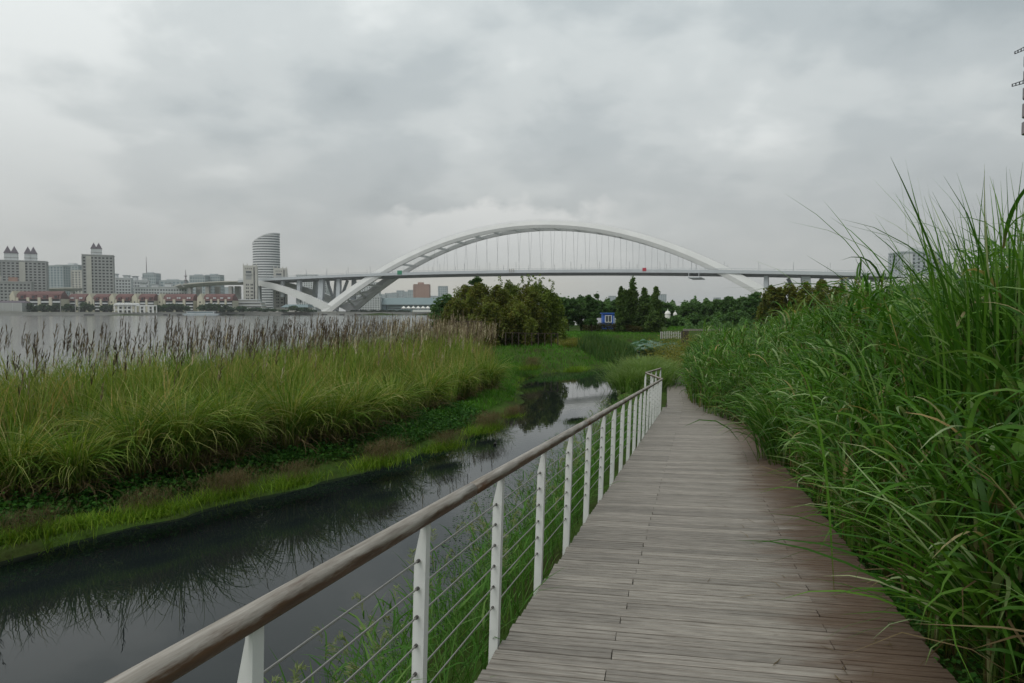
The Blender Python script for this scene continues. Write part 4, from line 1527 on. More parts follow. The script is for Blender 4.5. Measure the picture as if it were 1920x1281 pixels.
ss, sp_ = Soup(), Soup()
back = [(-20, 11.5), (-14.5, 15.5), (-9.5, 20.5), (-6.2, 27), (-4.6, 33), (-2.2, 41), (-3.2, 44.3), (-8, 42.8), (-10.4, 31.5), (-12.7, 24.2), (-13.5, 18.9), (-18.8, 13.4)]
Q = scatter(back, 900)
zz = height(Q[:, 0], Q[:, 1])
plume_set(ss, sp_, np.c_[Q, zz], rng.uniform(1.85, 2.85, len(Q)), size=.56)
Q = scatter(BED, 720)
plume_set(ss, sp_, np.c_[Q, height(Q[:, 0], Q[:, 1])], rng.uniform(1.9, 2.6, len(Q)), size=.50)
Q = scatter(BED, 260)
zz = height(Q[:, 0], Q[:, 1])
plume_set(ss, sp_, np.c_[Q, zz], rng.uniform(1.6, 2.2, len(Q)), size=.36, dark=False)
Q = scatter([(-2.6, 33), (-0.9, 33), (-1.2, 38.5), (-3.2, 44), (-6.5, 43), (-5, 36)], 420)
zz = height(Q[:, 0], Q[:, 1])
plume_set(ss, sp_, np.c_[Q, zz], rng.uniform(1.8, 2.45, len(Q)), size=.45, dark=False)
o = ss.build('plume_stalks', M['stalk'], kind='stuff')
tag(o, 'thin flower stalks standing above the reed bed', 'reeds', kind='stuff')
o = sp_.build('plumes', M['plume'], kind='stuff')
tag(o, 'dark feathery plumes standing up against the pale river', 'reeds', kind='stuff')


def on_shore(px, py):
    """ground point of a pixel on the low left bank"""
    Y = 1280 * 3.05 / (py - 586)
    for _ in range(6):
        x = at(px, py, Y)[0]
        zg = hz_(x, Y)
        b = (py - 586) / 1280
        Y = (CAM_Z - zg) / b
    return x, Y, zg


# arching tussocks along the front of the bed
tus = [(30, 945, .95, 'leftmost arching grass tussock, drooping towards the leafy ground cover'),
       (140, 935, .9, 'low wide tussock of arching grass with dry leaves at its foot'),
       (255, 905, 1.15, 'tall grass tussock with drooping tips, first of the high ones from the left'),
       (345, 893, 1.2, 'tall dark green grass tussock hanging over the ground cover'),
       (425, 872, 1.15, 'tall grass tussock between the dark one and the tufted shore'),
       (545, 848, 1.2, 'high grass tussock whose blades fall like a fountain, near the middle of the bank'),
       (620, 838, 1.0, 'smaller grass tussock just right of the fountain-like one'),
       (668, 824, 1.1, 'pale edged grass tussock above the bright green shore tufts'),
       (735, 800, 1.0, 'rounded grass tussock behind the brownish shore tuft'),
       (800, 775, 1.05, 'grass tussock at the outer bend of the reed bed'),
       (862, 752, 1.0, 'grass tussock near the point of the reed bed'),
       (915, 735, 1.0, 'last grass tussock at the point where the creek turns')]
for px, py, sc, lab in tus:
    x, yy, zg = on_shore(px, py)
    sc *= .92
    r = empty('grass_tussock', (x, yy, zg))
    tag(r, lab, 'grass tussock', 'arching tussocks along the front of the reed bed')
    s = Soup()
    n = 760
    a = rng.uniform(0, 2 * math.pi, n)
    rad = np.abs(rng.normal(0, .15, n)) * sc
    s.blades(np.c_[np.cos(a) * rad, np.sin(a) * rad, np.zeros(n)], a + rng.normal(0, .35, n), rng.uniform(1.0, 2.15, n) * sc, rng.uniform(.016, .027, n), rng.uniform(.02, .30, n), rng.uniform(.8, 2.7, n), 8, power=1.6, tint=np.clip(rng.random(n) * .85 + rng.normal(.04, .03), 0, .93))
    s.build('green_blades', M['reed'], r)
    s = Soup()
    n = 320
    a = rng.uniform(0, 2 * math.pi, n)
    rad = np.abs(rng.normal(0, .20, n)) * sc
    s.blades(np.c_[np.cos(a) * rad, np.sin(a) * rad, rng.uniform(0, .35, n) * sc], a, rng.uniform(.35, .95, n) * sc, rng.uniform(.012, .022, n), rng.uniform(.4, 1.2, n), rng.uniform(1.0, 2.0, n), 5)
    s.build('dry_blades', M['dry'], r)

# bright tufts at the water's edge, some with a brown haze of seed heads
tuf = [(20, 1028, .9, 0, 'bright green shore tuft cut by the picture edge'), (150, 1010, .8, 0, 'low bright shore tuft below the leafy ground cover'), (245, 985, 1.0, 1, 'shore tuft with light brown seed haze, left of the bright row'), (330, 965, 1.0, 0, 'bright lime shore tuft trailing into the water'), (420, 940, 1.05, 1, 'broad shore tuft with faint brown seed haze'), (455, 938, .8, 0, 'lime shore tuft at the dark reflection of the tall plumes'), (545, 905, 1.1, 2, 'round brown hazed shore tuft, the first clearly brown one'), (640, 880, 1.05, 1, 'wide green shore tuft reaching furthest into the creek'), (760, 842, 1.25, 2, 'large shore tuft with a reddish brown seed haze on top'), (850, 812, 1.1, 1, 'green shore tuft between the reddish one and the bend'), (915, 778, 1.3, 2, 'brownish shore tuft below the point of the reed bed'), (955, 755, 1.1, 2, 'last brownish shore tuft at the narrow of the creek'), (990, 693, 1.6, 2, 'brown hazed tuft across the creek at the foot of the green mound'), (1035, 697, 1.2, 0, 'low green tuft at the foot of the mound beside the brown one')]
for px, py, sc, hz2, lab in tuf:
    x, yy, zg = on_shore(px, py + 33 * (py > 700))
    r = empty('shore_tuft', (x, yy, zg - .02))
    tag(r, lab, 'grass tuft', 'grass tufts at the water edge')
    s = Soup()
    n = 900
    rx, ry = .62 * sc, .26 * sc
    q = rng.normal(0, .46, (n, 2)) * np.array([rx, ry])
    ca, sa = math.cos(.95), math.sin(.95)
    q = np.c_[q[:, 0] * ca - q[:, 1] * sa, q[:, 0] * sa + q[:, 1] * ca]
    s.blades(np.c_[q, np.zeros(n)], rng.uniform(0, 6.28, n), rng.uniform(.10, .29, n) * sc, rng.uniform(.009, .015, n), rng.uniform(.05, .6, n), rng.uniform(.3, 1.5, n), 3)
    s.build('green_blades', M['shore'], r)
    if hz2:
        s = Soup()
        n = 900 * hz2
        q = rng.normal(0, .45, (n, 2)) * np.array([rx, ry]) * .9
        q = np.c_[q[:, 0] * ca - q[:, 1] * sa + .1, q[:, 0] * sa + q[:, 1] * ca + .12]
        s.blades(np.c_[q, rng.uniform(.10, .34, n) * sc], rng.uniform(0, 6.28, n), rng.uniform(.08, .18, n) * sc, np.full(n, .0042), rng.uniform(.1, .9, n), rng.uniform(0, .8, n), 2)
        s.build('seed_haze', M['fuzz'], r)

# leafy ground cover between the tussocks and the water
strip = [(-11.6, 5.0), (-9.2, 7.2), (-7.2, 9.5), (-5.0, 12.9), (-2.9, 15.6), (-.7, 20.4), (-2.0, 22.0), (-4.3, 17.8), (-6.1, 14.8), (-8.6, 11.2), (-11.4, 7.9)]
Q = scatter(strip, 30000)
zz = height(Q[:, 0], Q[:, 1])
s = Soup()
s.leaves(np.c_[Q, zz + .03 + np.abs(rng.normal(0, .10, len(Q)))], rng.uniform(.05, .10, len(Q)), asp=.75, up=1.6)
o = s.build('ground_cover', M['cover'], kind='stuff')
tag(o, 'low dark green leafy creeper along the left creek bank', 'ground cover', kind='stuff')
# grass that fringes the waterline itself
Q = scatter([(-12, 4), (-9.2, 6.6), (-7.0, 8.8), (-4.7, 12.4), (-3.0, 15.0), (-1.1, 20.2), (0.2, 25), (.4, 33), (1.8, 37.4), (6.4, 42.3), (6.2, 43.4), (1.2, 39), (-.5, 34), (-.8, 26), (-2.2, 20.6), (-3.9, 16), (-5.6, 13.5), (-8, 10), (-12.6, 5.2)], 22000)
dd = d_line(Q[:, 0], Q[:, 1], CREEK, True)
ok = dd < np.abs(rng.normal(0, .10, len(Q))) + .06
ok &= rng.random(len(Q)) < .08 + .75 * np.clip(np.sin(Q[:, 1] * 2.1 + Q[:, 0]) + .5 * np.sin(Q[:, 1] * 5.3), 0, 1)
Q = Q[ok]
n = len(Q)
s = Soup()
s.blades(np.c_[Q, np.maximum(height(Q[:, 0], Q[:, 1]), WZ - .04)], rng.uniform(0, 6.28, n), rng.uniform(.10, .34, n), rng.uniform(.008, .014, n), rng.uniform(.1, .8, n), rng.uniform(.3, 1.6, n), 3)
o = s.build('waterline_grass', M['shore'], kind='stuff')
tag(o, 'bright grass fringing the waterline of the left bank', 'grass', kind='stuff')
# rough grass on the point of the bank beyond the creeper
Q = scatter([(-2.3, 19.6), (-1.2, 20.6), (.05, 25), (.25, 33), (1.7, 37.8), (-.6, 41), (-.9, 31), (-1.2, 26), (-2.5, 22)], 7000)
n = len(Q)
s = Soup()
lm = .6 + .4 * np.sin(Q[:, 1] * 1.7) * np.sin(Q[:, 0] * 3 + Q[:, 1])
s.blades(np.c_[Q, np.maximum(height(Q[:, 0], Q[:, 1]), WZ - .02)], rng.uniform(0, 6.28, n), rng.uniform(.16, .42, n) * lm, rng.uniform(.014, .024, n), rng.uniform(.05, .6, n), rng.uniform(.3, 1.5, n), 3)
o = s.build('rough_grass', M['lawn'], kind='stuff')
tag(o, 'rough green grass on the point where the creek narrows', 'grass', kind='stuff')
# fallen and short grass under the bed's front edge
Q = scatter(strip, 500)
zz = height(Q[:, 0], Q[:, 1])
s = Soup()
s.blades(np.c_[Q, zz], rng.uniform(0, 6.28, len(Q)), rng.uniform(.12, .34, len(Q)), rng.uniform(.006, .011, len(Q)), rng.uniform(.1, .9, len(Q)), rng.uniform(.2, 1.4, len(Q)), 3)
o = s.build('short_grass', M['shore'], kind='stuff')
tag(o, 'short bright grass scattered through the creeper', 'grass', kind='stuff')

# ------------------------------------------------------------------ waterside plants below the railing
wz_poly = [(-2.1, 3.2), (-1.25, 6.2), (0.35, 10.5), (2.2, 17), (3.7, 21.8), (4.5, 21.6), (2.8, 15.4), (1.2, 9.6), (0.35, 6.0), (-.20, 4.0), (-.6, 2.6)]


def clear_of_deck(Q, m=.10):
    return Q[Q[:, 0] < LE(Q[:, 1]) - m]


Q = clear_of_deck(scatter(wz_poly, 3600))
zz = np.maximum(height(Q[:, 0], Q[:, 1]), WZ - .15)
s = Soup()
n = len(Q)
s.blades(np.c_[Q, zz], rng.uniform(0, 6.28, n), rng.uniform(.25, .75, n), rng.uniform(.007, .014, n), rng.uniform(.05, .5, n), rng.uniform(.3, 1.5, n), 4)
# leafy stems: a leaning culm with leaves standing off on both sides
Q = clear_of_deck(scatter(wz_poly, 560), .2)
sd = Soup()
zz = np.maximum(height(Q[:, 0], Q[:, 1]), WZ - .15)
n = len(Q)
az = rng.uniform(0, 6.28, n)
ln = rng.uniform(.02, .32, n)
Ls = rng.uniform(.45, .95, n)
s.blades(np.c_[Q, zz], az, Ls, np.full(n, .006), ln, np.full(n, .12), 3, twist=.1)
for j in range(7):
    f = .2 + .75 * j / 6
    q = np.c_[Q, zz] + np.c_[np.cos(az) * np.sin(ln) * Ls * f, np.sin(az) * np.sin(ln) * Ls * f, np.cos(ln) * Ls * f]
    s.blades(q, az + (j % 2) * 3.14 + rng.normal(1.2, .5, n), rng.uniform(.16, .34, n), rng.uniform(.010, .017, n), rng.uniform(.5, 1.0, n), rng.uniform(.2, .9, n), 3)
o = s.build('waterside_grass', M['weed'], kind='stuff')
tag(o, 'fresh green leafy grass growing out of the water below the railing', 'grass', kind='stuff')
# pale seed heads nodding on some of the stems
pick = rng.random(n) < .42
Q3 = np.c_[Q, zz][pick] + np.c_[np.cos(az) * np.sin(ln) * Ls, np.sin(az) * np.sin(ln) * Ls, np.cos(ln) * Ls][pick]
a3 = az[pick]
for j in range(16):
    f = j / 15
    c = Q3 + np.c_[np.cos(a3) * (.07 * f * f + .01), np.sin(a3) * (.07 * f * f + .01), np.full(len(a3), .11 * math.sin(f * 2.2))]
    for side_ in (-1, 1):
        sd.blades(c, a3 + side_ * 1.0 + rng.normal(0, .3, len(a3)), rng.uniform(.045, .080, len(a3)) * (1.15 - .6 * f), np.full(len(a3), .010), rng.uniform(.5, 1.1, len(a3)), rng.uniform(.5, 1.2, len(a3)), 2)
o = sd.build('seed_heads', M['seed'], kind='stuff')
tag(o, 'pale nodding seed heads of the grass below the railing', 'grass', kind='stuff')
# algae and small floating leaves near that shore
Q = clear_of_deck(scatter([(-1.3, 6.5), (.2, 11), (1.9, 17), (3.4, 22.5), (2.6, 23), (1.0, 18.4), (-.9, 12)], 2600), .6)
s = Soup()
s.leaves(np.c_[Q, np.full(len(Q), WZ + .008) + rng.random(len(Q)) * .01], rng.uniform(.02, .05, len(Q)), asp=.8, up=9, flat=.04)
o = s.build('floating_weed', M['cover'], kind='stuff')
tag(o, 'specks of floating weed on the creek beside the railing', 'water weed', kind='stuff')

# ------------------------------------------------------------------ silvergrass bank on the landward side
def RE(yy):
    yy = np.asarray(yy, float)
    k = np.clip((yy - 16) / 8, 0, 1)
    return (LE(yy) + DW) * (1 - k) + (.252 * yy) * k



s, dry, cul = Soup(), Soup(), Soup()


def silver(Y0, Y1, d0, d1, n, nl, hs, w0, seg, lf=1.0):
    Yv = rng.uniform(Y0, Y1, n)
    dd = d0 + (d1 - d0) * rng.random(n) ** 1.35
    X = RE(Yv) + dd
    gxx, gyy = np.round(X / .5) * .5 + .12 * np.sin(Yv * 7), np.round(Yv / .5) * .5 + .1 * np.sin(X * 5)
    cd = np.c_[X - gxx, Yv - gyy]
    X, Yv = gxx + cd[:, 0] * .6, gyy + cd[:, 1] * .6
    ok = X > RE(Yv) + .14
    X, Yv, cd = X[ok], Yv[ok], cd[ok]
    n = len(X)
    zz = height(X, Yv)
    edge = .48 + .52 * np.clip((X - RE(Yv)) / 1.0, 0, 1)
    lump = 1 + .13 * np.sin(X * 2.3 + Yv * 1.1) + .09 * np.sin(Yv * 3.1 - X * 1.7)
    stand = 2.15 * hs * edge * lump * rng.uniform(.82, 1.08, n)
    az = np.arctan2(cd[:, 1], cd[:, 0]) + rng.normal(0, .8, n)
    # long blades rising from the base
    s.blades(np.c_[X, Yv, zz], az, stand * rng.uniform(.72, 1.04, n), rng.uniform(w0 * .6, w0, n), rng.uniform(.0, .13, n), .3 + 1.7 * rng.random(n) ** 1.5, seg, power=2.4)
    # broad leaves standing off the culms and bending down
    k = rng.integers(0, n, nl)
    f = rng.uniform(.12, 1.0, nl) ** .75
    ll = rng.uniform(.34, .88, nl) * lf
    s.blades(np.c_[X[k] + rng.normal(0, .05, nl), Yv[k] + rng.normal(0, .05, nl), zz[k] + f * (stand[k] - .25)], rng.uniform(0, 6.28, nl), ll, rng.uniform(w0 * .65, w0 * 1.1, nl), rng.uniform(.0, .5, nl), rng.uniform(.9, 2.8, nl), seg, power=1.3)
    m_ = int(n * .5)
    k = rng.integers(0, n, m_)
    cul.blades(np.c_[X[k], Yv[k], zz[k]], rng.uniform(0, 6.28, m_), stand[k] * .85, np.full(m_, .013), rng.uniform(0, .10, m_), rng.uniform(0, .2, m_), 2)
    m_ = int(n * .6)
    k = rng.integers(0, n, m_)
    dry.blades(np.c_[X[k], Yv[k], zz[k] + rng.uniform(0, .8, m_)], rng.uniform(0, 6.28, m_), rng.uniform(.3, 1.0, m_), rng.uniform(.010, .022, m_), rng.uniform(.3, 1.6, m_), rng.uniform(.5, 1.8, m_), 3)


silver(1.6, 6.2, .30, 4.8, 1500, 11000, 1.12, .033, 8, .85)
silver(6.0, 12.0, .22, 6.0, 2100, 15000, 1.12, .036, 6)
silver(11.5, 20, .20, 8.0, 2600, 15500, 1.20, .042, 5)
silver(19.5, 36, .2, 9.5, 2800, 14000, 1.12, .050, 4)
o = s.build('silvergrass_bank', M['silver'], kind='stuff')
tag(o, 'tall lush silvergrass crowding the landward side of the boardwalk', 'tall grass', kind='stuff')
o = cul.build('silvergrass_stems', M['stalk'], kind='stuff')
tag(o, 'bare stems inside the silvergrass', 'tall grass', kind='stuff')
o = dry.build('dead_grass', M['dry'], kind='stuff')
tag(o, 'dead straw-coloured leaves low in the silvergrass', 'dead grass', kind='stuff')


# single clumps that can be told apart
def clump(name, label, x, y, n, L0, L1, wd, lean, droop, mat, spread_=.22, seg=7, az=None, group=None, cat='grass clump', power=2.0):
    r = empty(name, (x, y, hz_(x, y)))
    tag(r, label, cat, group)
    s = Soup()
    a = rng.uniform(0, 6.28, n) if az is None else rng.normal(az[0], az[1], n)
    rad = np.abs(rng.normal(0, spread_, n))
    s.blades(np.c_[np.cos(a) * rad, np.sin(a) * rad, np.zeros(n)], a + rng.normal(0, .3, n), rng.uniform(L0, L1, n), rng.uniform(wd * .65, wd, n), rng.uniform(*lean, n), rng.uniform(*droop, n), seg, power=power)
    s.build('blades', M[mat], r)
    return r


g_s = 'clumps along the silvergrass bank'
clump('silvergrass_clump', 'tallest silvergrass clump, rising highest against the sky at the picture edge', 3.7, 4.75, 420, 1.7, 3.4, .034, (.0, .09), (.5, 2.0), 'silver', .36, 12, az=(.4, 1.3), group=g_s)
clump('silvergrass_clump', 'second tallest silvergrass clump, just behind the highest one', 4.7, 6.1, 340, 1.6, 3.1, .034, (.0, .09), (.5, 2.0), 'silver', .36, 11, az=(.4, 1.3), group=g_s)
clump('silvergrass_clump', 'upright young silvergrass clump standing at the picture edge beside the tallest one', 3.6, 4.9, 320, 1.6, 3.15, .030, (.0, .07), (.15, .75), 'silver', .34, 10, group=g_s, power=3.0)
clump('silvergrass_clump', 'low silvergrass clump throwing long arching blades across the boardwalk edge', 2.85, 3.55, 90, .8, 1.75, .026, (.35, .9), (.7, 1.5), 'silver', .12, 8, az=(2.9, .8), group=g_s)
clump('silvergrass_clump', 'silvergrass clump leaning over the stained boards half way along', 3.35, 5.6, 110, .8, 1.6, .026, (.2, .7), (.9, 1.8), 'silver', .14, 7, az=(2.8, .8), group=g_s)
clump('silvergrass_clump', 'rounded silvergrass clump where the boardwalk starts to narrow', 4.6, 11.2, 240, 1.1, 2.0, .038, (.05, .5), (.9, 2.1), 'silver', .25, 6, az=(2.9, 1.2), group=g_s)
clump('silvergrass_clump', 'fountain-like silvergrass clump at the far bend of the boardwalk', 7.6, 20.6, 700, 1.4, 2.6, .044, (.05, .5), (.9, 2.0), 'silver', .45, 5, group=g_s)
# a tall flowering stem above the bank
x, yy = 4.3 * 1.0, 9.3
x = at(1556, 480, yy)[0]
r = empty('flower_stem', (x, yy, hz_(x, yy)))
tag(r, 'single tall grass stem with wispy seed head above the silvergrass', 'grass stem')
s = Soup()
s.blades(np.array([[0, 0, 0]]), .3, 2.75, .012, .03, .05, 4, twist=.05)
s.blades(np.array([[.1, 0, 2.0], [.1, 0, 2.1]]), np.array([3.0, .2]), .62, .016, .12, .5, 5)
n = 40
s.blades(np.c_[rng.normal(.16, .03, n), rng.normal(0, .03, n), rng.uniform(2.35, 2.75, n)], rng.uniform(0, 6.28, n), rng.uniform(.10, .22, n), .004, rng.uniform(.3, .9, n), .5, 2)
s.build('stem', M['silver'], r)
# creeping clover at the edge of the boards
Yv = rng.uniform(2.2, 13, 7000)
dd = np.abs(rng.normal(0, .26, 7000)) + .02
X = RE(Yv) + dd - .03
zz = np.maximum(height(X, Yv), deck_z(Yv) - .10)
s = Soup()
s.leaves(np.c_[X, Yv, zz + rng.random(7000) * .09], rng.uniform(.024, .050, 7000), asp=.85, up=1.6)
o = s.build('clover', M['cover'], kind='stuff')
tag(o, 'low clover-like leaves along the grass side of the boards', 'ground cover', kind='stuff')

# dry bits of grass and leaf lying on the boards
n = 150
Yv = 2.6 + 12 * rng.random(n) ** 1.4
X = RE(Yv) - np.abs(rng.normal(0, .5, n)) - .05
s = Soup()
s.blades(np.c_[X, Yv, deck_z(Yv) + .006], rng.uniform(0, 6.28, n), rng.uniform(.03, .16, n), rng.uniform(.004, .010, n), np.full(n, 1.5), rng.uniform(-.05, .12, n), 2, twist=.1)
o = s.build('leaf_litter', M['dry'], kind='stuff')
tag(o, 'dry bits of grass lying on the boards', 'litter', kind='stuff')

# ------------------------------------------------------------------ grass, reeds and lotus around the far end of the creek
def land_pts(poly, n):
    Q = scatter(poly, n)
    z = height(Q[:, 0], Q[:, 1])
    ok = z > WZ + .02
    return np.c_[Q, z][ok]


s = Soup()
P = land_pts([(-1.2, 32), (0.2, 34), (1.6, 37.8), (6.1, 42.8), (8.8, 48), (9.4, 56), (10.2, 65), (12, 71), (15, 72), (22, 72), (22, 84), (-4, 84), (-8.4, 62), (-4, 46)], 30000)
n = len(P)
s.blades(P, rng.uniform(0, 6.28, n), rng.uniform(.12, .32, n), rng.uniform(.03, .06, n), rng.uniform(.1, .6, n), rng.uniform(.2, 1.0, n), 2)
o = s.build('lawn_grass', M['lawn'], kind='stuff')
tag(o, 'short green grass on the mound across the creek', 'grass', kind='stuff')
# dark upright reeds on the far shore
s = Soup()
P = land_pts([(5.4, 43.0), (7.0, 44.0), (8.8, 48), (9.4, 54), (7.6, 55), (5.6, 51), (4.4, 46)], 3600)
n = len(P)
s.blades(P, rng.uniform(0, 6.28, n), rng.uniform(.3, 1.15, n), rng.uniform(.03, .05, n), rng.uniform(.02, .25, n), rng.uniform(.1, .9, n), 3)
o = s.build('dark_reeds', M['darkreed'], kind='stuff')
tag(o, 'dark green upright reeds on the far shore beside the lotus', 'reeds', kind='stuff')
# tawny long grass on the shoulder of the mound
s = Soup()
P = land_pts([(3.4, 46), (5.4, 46.5), (8.0, 45.2), (6.6, 47.5), (5.5, 52), (3.5, 56), (2.8, 52)], 2600)
n = len(P)
s.blades(P, rng.uniform(0, 6.28, n), rng.uniform(.35, .7, n), rng.uniform(.025, .04, n), rng.uniform(.1, .5, n), rng.uniform(.3, 1.3, n), 3)
o = s.build('tawny_grass', M['yellowbush'], kind='stuff')
tag(o, 'yellowish longer grass on the shoulder of the mound', 'grass', kind='stuff')
# lotus: round cupped leaves on stalks
lot = [(10.2, 54), (13.0, 54.5), (15.0, 61), (15.6, 67), (14.2, 70), (12.2, 68.4), (10.9, 63.5)]
Q = scatter(lot, 420)
vs, fs, at_l = [], [], []
for i, (x, y) in enumerate(Q):
    rad = random.uniform(.22, .42)
    z = WZ + random.uniform(.08, .55)
    tx, ty = random.gauss(0, .25), random.gauss(0, .25)
    b = len(vs)
    vs.append((x, y, z - .05))
    rv_ = random.random()
    for k in range(8):
        a = k * math.pi / 4
        cx_, cy_ = math.cos(a) * rad, math.sin(a) * rad
        vs.append((x + cx_, y + cy_, z + tx * cx_ + ty * cy_ + random.gauss(0, .02)))
    for k in range(0, 8, 2):
        fs.append((b, b + 1 + k, b + 2 + k, b + 1 + (k + 2) % 8))
    at_l += [(rv_, .5, 0)] * 9
o = link('lotus_leaves', npmesh('lotus_leaves', np.array(vs), np.array(fs), M['lotus'], np.array(at_l)))
tag(o, 'patch of blue-green lotus leaves at the far end of the creek', 'lotus', kind='stuff')

# mud bar at the foot of the mound
# ------------------------------------------------------------------ trees
def tree(name, label, px, py_top, Y, wpx, mat, n=2600, leaf=.16, trunk=.07, style='round', group=None, cat='tree', zb=None, low=.12, bark='bark'):
    x, zt = at(px, py_top, Y)
    z0 = hz_(x, Y) if zb is None else zb
    H = zt - z0
    w = wpx / 1280 * Y * (1.3 if style in ('round', 'grove') else 1.25)
    r = empty(name, (x, Y, z0))
    tag(r, label, cat, group)
    s = Soup()
    tips = []
    ball = lambda q: (lambda d: d / np.linalg.norm(d, axis=1)[:, None] * (rng.random(q) ** (1 / 2.6))[:, None])(rng.normal(0, 1, (q, 3)))
    if style == 'round':
        k = 60
        c = ball(k)
        c = c * np.array([w * .40, w * .36, H * (1 - low) * .44]) + np.array([0, 0, H * (low + 1) / 2 * .97])
        c[:, 0:2] *= (1 - .45 * np.clip((c[:, 2:3] / H - .55) / .45, 0, 1))
        cr_ = rng.uniform(.07, .15, k) * w
        sq = np.array([1, 1, .8])
    elif style == 'grove':
        # many upright stems: each carries a drawn-out tuft of foliage
        k = 80
        th = rng.uniform(0, 6.28, k)
        f = rng.random(k) ** .85
        prof_ = np.sqrt(np.clip(1 - f ** 2.4, 0.02, 1))
        rr = np.sqrt(rng.random(k)) * w * .50 * prof_
        c = np.c_[np.cos(th) * rr, np.sin(th) * rr, H * (low + (.92 - low) * f)]
        cr_ = rng.uniform(.08, .16, k) * w * (1.12 - .4 * f)
        sq = np.array([1, 1, 1.5])
    elif style == 'spire':
        k = 46
        f = np.linspace(0, 1, k) ** .8
        th = np.arange(k) * 2.4
        rr = w * .40 * (1 - f) ** .55 * rng.uniform(.1, 1.2, k)
        c = np.c_[np.cos(th) * rr, np.sin(th) * rr, H * (low + (.97 - low) * f)]
        cr_ = w * (.15 * (1 - f) + .075) * rng.uniform(.6, 1.4, k)
        sq = np.array([1, 1, 1.1])
    else:
        k = 14
        f = np.linspace(0, 1, k)
        c = np.c_[rng.normal(0, w * .16, k), rng.normal(0, w * .16, k), H * (low + (1 - low) * f)]
        cr_ = np.full(k, w * .16)
        sq = np.array([1, 1, 1.0])
    wt_ = cr_ ** 2
    pk = rng.choice(k, n, p=wt_ / wt_.sum())
    P = c[pk] + ball(n) * cr_[pk][:, None] * sq
    stray = rng.random(n) < .05
    P[stray] += rng.normal(0, .05 * w, (stray.sum(), 3))
    P[:, 2] = np.maximum(P[:, 2], .05)
    ct = rng.random(k)
    s.leaves(P, rng.uniform(leaf * .6, leaf * 1.3, n), asp=.6, tint=np.clip(rng.random(n) * .6 + ct[pk] * .4, 0, 1))
    t = MB()
    top = Vector((0, 0, H * (.93 if style in ('spire', 'thin') else .72)))
    path = [Vector((0, 0, -.15)), Vector((rng.normal(0, .05), 0, H * .25)), top * .6 + Vector((rng.normal(0, .06), rng.normal(0, .06), 0)), top]
    t.tube(path, [trunk, trunk * .8, trunk * .5, trunk * .15], 6)
    t.build('trunk', M[bark], r, smooth=True)
    for q in c[: (9 if style != 'spire' else 12)]:
        z1 = max(.12 * H, q[2] * .62)
        MB().tube([(0, 0, z1), ((q[0]) * .55, q[1] * .55, (z1 + q[2]) / 2 + .05), tuple(q)], [trunk * .42, trunk * .28, trunk * .1], 4).build('limb', M[bark], r)
    s.build('crown', M[mat], r)
    return r


gg = 'brown-green grove on the mound'
tree('round_tree', 'dark green round tree at the river edge, leftmost of the grove', 838, 545, 62, 66, 'tree', 7000, .26, .12, low=.02, group=gg)
for px, pt, Y, wp, mt, lab in [(872, 535, 58, 66, 'grove', 'brown-leaved tree next to the dark round one'), (905, 529, 55, 62, 'grove', 'brown-leaved tree with a rusty cast in the thick of the grove'), (940, 534, 51, 64, 'grove', 'brown-green tree at the front middle of the grove'), (958, 527, 57, 58, 'grovegreen', 'greener tree behind the front middle of the grove'), (985, 533, 50, 62, 'grove', 'dark brown-green tree above the low rail fence'), (1008, 528, 55, 58, 'grovegreen', 'yellow-green tree on the right shoulder of the grove'), (1028, 541, 51, 54, 'grovegreen', 'yellow-green tree at the end of the grove by the lawn'), (855, 556, 52, 46, 'grove', 'low rusty tree at the front of the grove near the river'), (912, 566, 47.5, 60, 'grove', 'low brown tree in front of the grove above the plumes'), (968, 566, 48, 56, 'grove', 'low dark tree in front of the grove at the fence')]:
    tree('grove_tree', lab, px, pt, Y, wp, mt, 12000, .17, .05, 'grove', gg, low=.02)
tree('tall_grove_tree', 'tallest dark green tree standing out above the grove', 893, 510, 60, 44, 'tree', 3200, .22, .07, 'round', gg, low=.45)
for px, pt, lab in [(937, 520, 'thin young tree sticking out of the grove near its highest tree'), (977, 521, 'slender leafy tip above the middle of the grove'), (992, 517, 'slender leafy tip, highest of the three above the grove'), (1001, 518, 'slender leafy tip next to the highest of the three'), (1014, 517, 'slender leafy tip nearest the lawn end of the grove'), (1033, 526, 'small leafy tip above the yellow-green end of the grove')]:
    tree('young_tree', lab, px, pt, 58, 16, 'grovegreen', 300, .15, .03, 'thin', gg, low=.55, bark='palebark')
tb = 'trees behind the lawn'
for px, pt, Y, wp, lab in [(1066, 549, 84, 44, 'round blue-green tree right behind the grove'), (1090, 547, 86, 46, 'dense round blue-green tree left of the feathery one'), (1110, 538, 80, 34, 'feathery upright tree beside the kiosk'), (1136, 562, 110, 40, 'low round tree far behind the blue kiosk'), (1050, 552, 90, 36, 'round tree half hidden by the end of the grove'), (1127, 558, 102, 30, 'small round tree rising right behind the blue kiosk'), (1152, 560, 104, 30, 'small round tree between the kiosk and the first conifer'), (1222, 556, 100, 34, 'round tree showing between the last conifers')]:
    tree('round_tree', lab, px, pt, Y, wp, 'tree', 6500, .30, .12, 'round', tb, low=.1)
gc = 'conifers behind the lawn'
for px, pt, wp, lab in [(1165, 536, 24, 'first dark conifer from the blue kiosk'), (1172, 543, 24, 'slim shorter conifer between the first and the tallest'), (1187, 519, 34, 'tallest dark conifer behind the lawn'), (1208, 539, 32, 'conifer right of the tallest one'), (1230, 538, 30, 'last conifer of the row, by the blue glass tower')]:
    tree('conifer', lab, px, pt, 76 + random.random() * 5, wp, 'conifer', 5200, .30, .09, 'spire', gc, low=.03)
tr_ = 'trees beyond the end of the creek'
